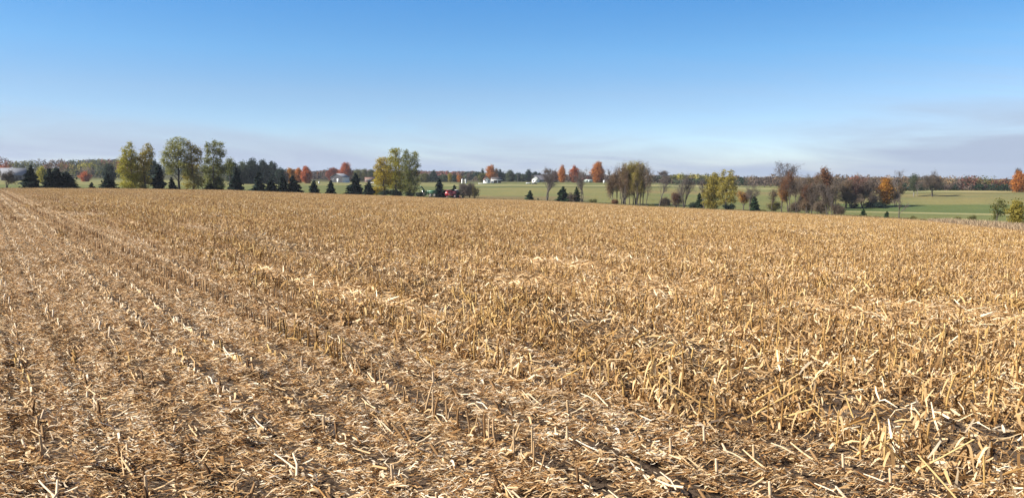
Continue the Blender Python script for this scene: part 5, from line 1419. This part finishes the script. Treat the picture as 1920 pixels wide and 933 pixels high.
mb = MB(); mb.tube([(1.55, -1.4, .7), (1.55, -1.4, 1.9)], [.05, .05], 6); mb.tube([(1.95, -1.4, .7), (1.95, -1.4, 1.9)], [.05, .05], 6)
for k in range(4): mb.box((1.75, -1.4, .8 + .3 * k), (.4, .12, .05))
link('ladder', mb.mesh('ladder', M_DARKM), e)
# grain cart
e = bld('grain_cart', 810, r, 'green grain cart with a folded auger arm and pale wheels', 'grain cart', .04)
mb = MB(); mb.poly_prism([(-1.6, 1.3), (1.9, 1.3), (2.6, 2.2), (2.75, 3.0), (-2.6, 3.0), (-2.5, 2.2)], -1.35, 1.35); link('hopper', mb.mesh('hopper', M_GREEN), e)
panel(e, 'side_panel', (.2, -1.38, 2.62), (3.1, .05, .5), M_GREENL); panel(e, 'side_stripe', (.2, -1.38, 1.85), (3.1, .05, .16), M_GREENL)
panel(e, 'rim_rail', (.05, 0, 3.06), (5.5, 2.8, .1), M_GREEN)
panel(e, 'chassis', (-.3, 0, 1.0), (6.4, .7, .3), M_DARKM)
mb = MB(); mb.tube([(-2.2, -1.1, 1.3), (-3.4, -1.2, 3.0), (-4.6, -1.25, 4.7)], [.3, .28, .26], 10); au = link('auger_arm', mb.mesh('auger_arm', M_GREEN), e)
mb = MB(); mb.tube([(-4.6, -1.25, 4.7), (-5.05, -1.25, 4.55), (-5.3, -1.25, 3.7)], [.3, .34, .27], 10); link('spout', mb.mesh('spout', M_GREEN), au)
for yy in (-1.25, 1.25): wheel(e, -.75, yy, .78, .55, M_RIM, M_MUD); wheel(e, 1.05, yy, .78, .55, M_RIM, M_MUD)
panel(e, 'drawbar', (-3.8, 0, .85), (2.4, .25, .2), M_DARKM)
# tractor hitched to the cart
e = bld('tractor', 791.5, r + .5, 'dusty tractor hitched to the left end of the green grain cart', 'tractor', math.pi + .05)
mb = MB(); mb.poly_prism([(.2, .9), (2.6, .8), (2.7, 1.5), (2.5, 1.75), (.2, 1.85), (.0, 1.3)], -.5, .5); link('hood', mb.mesh('hood', M_DARKM), e)
mb = MB(); mb.poly_prism([(-1.3, .8), (.2, .8), (.25, 1.7), (.0, 2.75), (-1.1, 2.75), (-1.35, 1.7)], -.75, .75); cab = link('cab', mb.mesh('cab', M_GLASS), e)
panel(e, 'cab_roof', (-.55, 0, 2.83), (1.6, 1.7, .14), M_GREEN, cab)
for yy in (-.95, .95): wheel(e, -.7, yy, .92, .5, M_RIM, M_MUD); wheel(e, 2.0, yy * .85, .58, .36, M_RIM, M_MUD)
mb = MB(); mb.tube([(1.0, .3, 1.8), (1.0, .3, 2.7)], [.06, .06], 8); link('exhaust_pipe', mb.mesh('exhaust_pipe', M_DARKM), e)
# dark low wheeled shape between grain cart and combine
e = bld('dark_implement', 828.5, r + 1, 'dark low implement between the green grain cart and the red combine', 'trailer', .03)
panel(e, 'bed', (0, 0, .95), (4.3, 1.9, .22), M_DARKM); mb = MB(); mb.poly_prism([(-1.9, 1.06), (1.9, 1.06), (1.7, 1.95), (-1.6, 1.75)], -.8, .8); link('load', mb.mesh('load', plain('dark load', (.03, .033, .042), .8)), e)
for sx in (-1.2, 1.2):
    for yy in (-.85, .85): wheel(e, sx, yy, .42, .28)

# ------------------------------------------------------------------ dry corn strip and grass fringe
def blades(name, label, cat, pts, hs, ws, mat, seed, lean=.35, per=1):
    rg = np.random.default_rng(seed); mb = MB(); n = len(pts)
    P = np.array(pts); hs = np.array(hs); a = rg.uniform(0, TAU, n); l = np.abs(rg.normal(0, lean, n))
    d = np.stack([np.cos(a) * np.sin(l), np.sin(a) * np.sin(l), np.cos(l)], 1)
    b = rg.uniform(0, TAU, n); s_ = np.stack([np.cos(b), np.sin(b), np.zeros(n)], 1) * (np.array(ws) / 2)[:, None]
    mid = P + d * (hs * .55)[:, None]; tip = P + d * hs[:, None] + np.stack([np.cos(a), np.sin(a), -.5 * np.ones(n)], 1) * (hs * .18)[:, None]
    V = np.stack([P - s_ * .6, P + s_ * .6, mid - s_, mid + s_, tip - s_ * .2, tip + s_ * .2], 1).reshape(-1, 3)
    f = (np.array([[0, 1, 3, 2], [2, 3, 5, 4]])[None] + (np.arange(n) * 6)[:, None, None]).reshape(-1, 4)
    mb.add(V, f, np.repeat(np.clip(rg.normal(.5, .22, n), 0, 1), 2))
    return tag(link(name, mb.mesh(name, mat)), label, cat, kind='stuff')
rg = np.random.default_rng(31)
pts, hs, ws = [], [], []
for _ in range(9000):
    px = rg.uniform(1745, 2100); R = float(edge_r(azim(px))); k = np.clip((px - 1745) / 40, 0.1, 1)
    rr = R * (1.0 - rg.uniform(0.0, .13) * k); x, y, z = at(px, rr); pts.append((x, y, z)); hs.append(rg.uniform(.5, 1.25) * (.6 + .4 * k)); ws.append(rg.uniform(.03, .09))
blades('dry_corn', 'strip of pale dry corn left standing at the right edge of the field', 'dry corn', pts, hs, ws, leaf_mat('dry corn', [(0, (.16, .10, .06)), (.5, (.42, .30, .18)), (1, (.66, .52, .34))], .3), 32)
pts, hs, ws = [], [], []
for _ in range(26000):
    px = rg.uniform(-300, 2150) if rg.random() < .35 else rg.uniform(880, 1760)
    R = float(edge_r(azim(px))); rr = R * 1.004 + abs(rg.normal(0, 2.4)); x, y, z = at(px, rr)
    pts.append((x, y, z)); hs.append(rg.uniform(.15, .62)); ws.append(rg.uniform(.03, .1))
blades('dry_grass', 'fringe of dry beige grass along the far edge of the field', 'dry grass', pts, hs, ws, leaf_mat('dry grass', [(0, (.10, .085, .035)), (.5, (.27, .21, .095)), (1, (.46, .37, .19))], .3), 33, .45)

# ------------------------------------------------------------------ air
mb = MB(); mb.box((0, 0, 30), (8400, 8400, 100))
m_, nt_, out_ = new_mat('haze')
pv = N(nt_, 'ShaderNodeVolumePrincipled'); pv.inputs['Density'].default_value = HAZE; pv.inputs['Color'].default_value = (.86, .91, 1, 1); pv.inputs['Anisotropy'].default_value = .2
L(nt_, pv.outputs[0], out_.inputs['Volume'])
if HAZE > 0:
    tag(link('haze', mb.mesh('haze', m_)), 'thin pale autumn haze lying over the fields', 'haze', kind='stuff')

# ------------------------------------------------------------------ sun, sky, camera
EL, AZ = math.radians(36), math.radians(-103)        # azimuth from the view direction, to the left
sd = bpy.data.lights.new('sun', 'SUN'); sd.energy = SUN; sd.angle = math.radians(.53); sd.color = (1, .95, .87)
so = bpy.data.objects.new('sun', sd); COL.objects.link(so)
dv = Vector((math.sin(AZ) * math.cos(EL), math.cos(AZ) * math.cos(EL), math.sin(EL)))
so.rotation_euler = dv.to_track_quat('Z', 'Y').to_euler(); so.location = (-60, 30, 60)

w = bpy.data.worlds.new('World'); scene.world = w; w.use_nodes = True
nt = w.node_tree
for n in list(nt.nodes): nt.nodes.remove(n)
out = N(nt, 'ShaderNodeOutputWorld'); bg = N(nt, 'ShaderNodeBackground'); bg.inputs['Strength'].default_value = SKY
tc = N(nt, 'ShaderNodeTexCoord')
sky = N(nt, 'ShaderNodeTexSky'); sky.sky_type = 'NISHITA'; sky.sun_disc = False
sky.sun_elevation = EL; sky.sun_rotation = AZ; sky.altitude = 250; sky.air_density = 1.0; sky.dust_density = .3; sky.ozone_density = 2.2
sx = N(nt, 'ShaderNodeSeparateXYZ'); L(nt, tc.outputs['Generated'], sx.inputs[0])
zz = N(nt, 'ShaderNodeMath', operation='MULTIPLY_ADD'); zz.inputs[1].default_value = ZSTR; zz.inputs[2].default_value = .01; L(nt, sx.outputs['Z'], zz.inputs[0])
cx = N(nt, 'ShaderNodeCombineXYZ'); L(nt, sx.outputs['X'], cx.inputs[0]); L(nt, sx.outputs['Y'], cx.inputs[1]); L(nt, zz.outputs[0], cx.inputs[2])
nv = N(nt, 'ShaderNodeVectorMath', operation='NORMALIZE'); L(nt, cx.outputs[0], nv.inputs[0]); L(nt, nv.outputs[0], sky.inputs['Vector'])
hs_ = N(nt, 'ShaderNodeHueSaturation'); hs_.inputs['Saturation'].default_value = SAT; hs_.inputs['Value'].default_value = VAL; L(nt, sky.outputs[0], hs_.inputs['Color'])
# clear autumn air: pale low sky, deep zenith
er = ramp(nt, SKYRAMP); L(nt, sx.outputs['Z'], er.inputs[0])
aa = N(nt, 'ShaderNodeMath', operation='ARCTAN2'); L(nt, sx.outputs['X'], aa.inputs[0]); L(nt, sx.outputs['Y'], aa.inputs[1])
ac = N(nt, 'ShaderNodeClamp'); ac.inputs['Min'].default_value = -.9; ac.inputs['Max'].default_value = .12; L(nt, aa.outputs[0], ac.inputs['Value'])
am = N(nt, 'ShaderNodeMath', operation='MULTIPLY_ADD'); am.inputs[1].default_value = .24; am.inputs[2].default_value = 1.0; L(nt, ac.outputs[0], am.inputs[0])
av = N(nt, 'ShaderNodeVectorMath', operation='SCALE'); L(nt, er.outputs[0], av.inputs[0]); L(nt, am.outputs[0], av.inputs['Scale'])
tint = N(nt, 'ShaderNodeMix', data_type='RGBA', blend_type='MULTIPLY'); tint.inputs[0].default_value = 1; L(nt, av.outputs[0], tint.inputs[7])
L(nt, hs_.outputs[0], tint.inputs[6])
# thin cirrus: stretched noise in sky directions (azimuth, elevation)
azn = N(nt, 'ShaderNodeMath', operation='ARCTAN2'); L(nt, sx.outputs['X'], azn.inputs[0]); L(nt, sx.outputs['Y'], azn.inputs[1])
def mnode(op, a, b=None, c=None, clamp=False):
    n = N(nt, 'ShaderNodeMath', operation=op); n.use_clamp = clamp
    for i, q in enumerate((a, b, c)):
        if q is None: continue
        if isinstance(q, (int, float)): n.inputs[i].default_value = q
        else: L(nt, q, n.inputs[i])
    return n.outputs[0]
z_ = sx.outputs['Z']; a_ = azn.outputs[0]
cv = N(nt, 'ShaderNodeCombineXYZ'); L(nt, mnode('MULTIPLY', a_, 2.2), cv.inputs[0]); L(nt, mnode('MULTIPLY_ADD', z_, 17.0, mnode('MULTIPLY', a_, .9)), cv.inputs[1])
nz = N(nt, 'ShaderNodeTexNoise'); nz.inputs['Scale'].default_value = 1.6; nz.inputs['Detail'].default_value = 6; nz.inputs['Roughness'].default_value = .55; nz.inputs['Distortion'].default_value = .6
L(nt, cv.outputs[0], nz.inputs['Vector'])
# veil top: its elevation rises to the right
top = mnode('ADD', mnode('MULTIPLY_ADD', mnode('SUBTRACT', nz.outputs['Fac'], .5), .12, .088), mnode('MULTIPLY', mnode('SUBTRACT', a_, .36, None, True), .17))
k = mnode('DIVIDE', mnode('SUBTRACT', top, z_), mnode('MULTIPLY_ADD', a_, .02, .085), None, True)
k = mnode('SMOOTHSTEP', 0, 1, k) if False else mnode('MULTIPLY', mnode('MULTIPLY', k, k), mnode('MULTIPLY_ADD', k, -2.0, 3.0))
fac = mnode('MULTIPLY', mnode('MULTIPLY', k, mnode('MULTIPLY_ADD', nz.outputs['Fac'], .5, .74), None, True), mnode('MULTIPLY_ADD', z_, -2.2, 1.08, True), None, True)
# feathery streaks above the veil, towards the right
cv2 = N(nt, 'ShaderNodeCombineXYZ'); L(nt, mnode('MULTIPLY', a_, 3.0), cv2.inputs[0]); L(nt, mnode('MULTIPLY_ADD', z_, 42.0, mnode('MULTIPLY', a_, 6.0)), cv2.inputs[1])
nz2 = N(nt, 'ShaderNodeTexNoise'); nz2.inputs['Scale'].default_value = 1.1; nz2.inputs['Detail'].default_value = 8; nz2.inputs['Roughness'].default_value = .62; nz2.inputs['Distortion'].default_value = .9
L(nt, cv2.outputs[0], nz2.inputs['Vector'])
st = mnode('MULTIPLY', mnode('SUBTRACT', nz2.outputs['Fac'], .44, None, True), 2.0, None, True)
zone = mnode('MULTIPLY', mnode('MULTIPLY_ADD', a_, 1.5, .1, True), mnode('SUBTRACT', 1.0, mnode('DIVIDE', z_, .2), None, True))
fac = mnode('MAXIMUM', fac, mnode('MULTIPLY', st, zone))
cm = N(nt, 'ShaderNodeMix', data_type='RGBA'); L(nt, mnode('MULTIPLY', fac, VEIL), cm.inputs[0]); L(nt, tint.outputs[2], cm.inputs[6]); cm.inputs[7].default_value = (*CLOUD, 1)
L(nt, cm.outputs[2], bg.inputs['Color']); L(nt, bg.outputs[0], out.inputs[0])

cd = bpy.data.cameras.new('camera'); cam = bpy.data.objects.new('camera', cd); COL.objects.link(cam)
cd.sensor_width = 36; cd.sensor_fit = 'HORIZONTAL'; cd.lens = F / 1920 * 36; cd.clip_start = .1; cd.clip_end = 12000
cam.location = (0, 0, 0); cam.rotation_euler = (math.pi / 2 - PITCH, 0, 0)
scene.camera = cam
scene.view_settings.view_transform = 'Standard'; scene.view_settings.look = 'None'; scene.view_settings.gamma = 1; scene.view_settings.use_curve_mapping = False
scene.view_settings.exposure = EXPO
scene.cycles.max_bounces = 6; scene.cycles.diffuse_bounces = 3; scene.cycles.transmission_bounces = 3; scene.cycles.volume_bounces = 0
scene.cycles.use_denoising = True
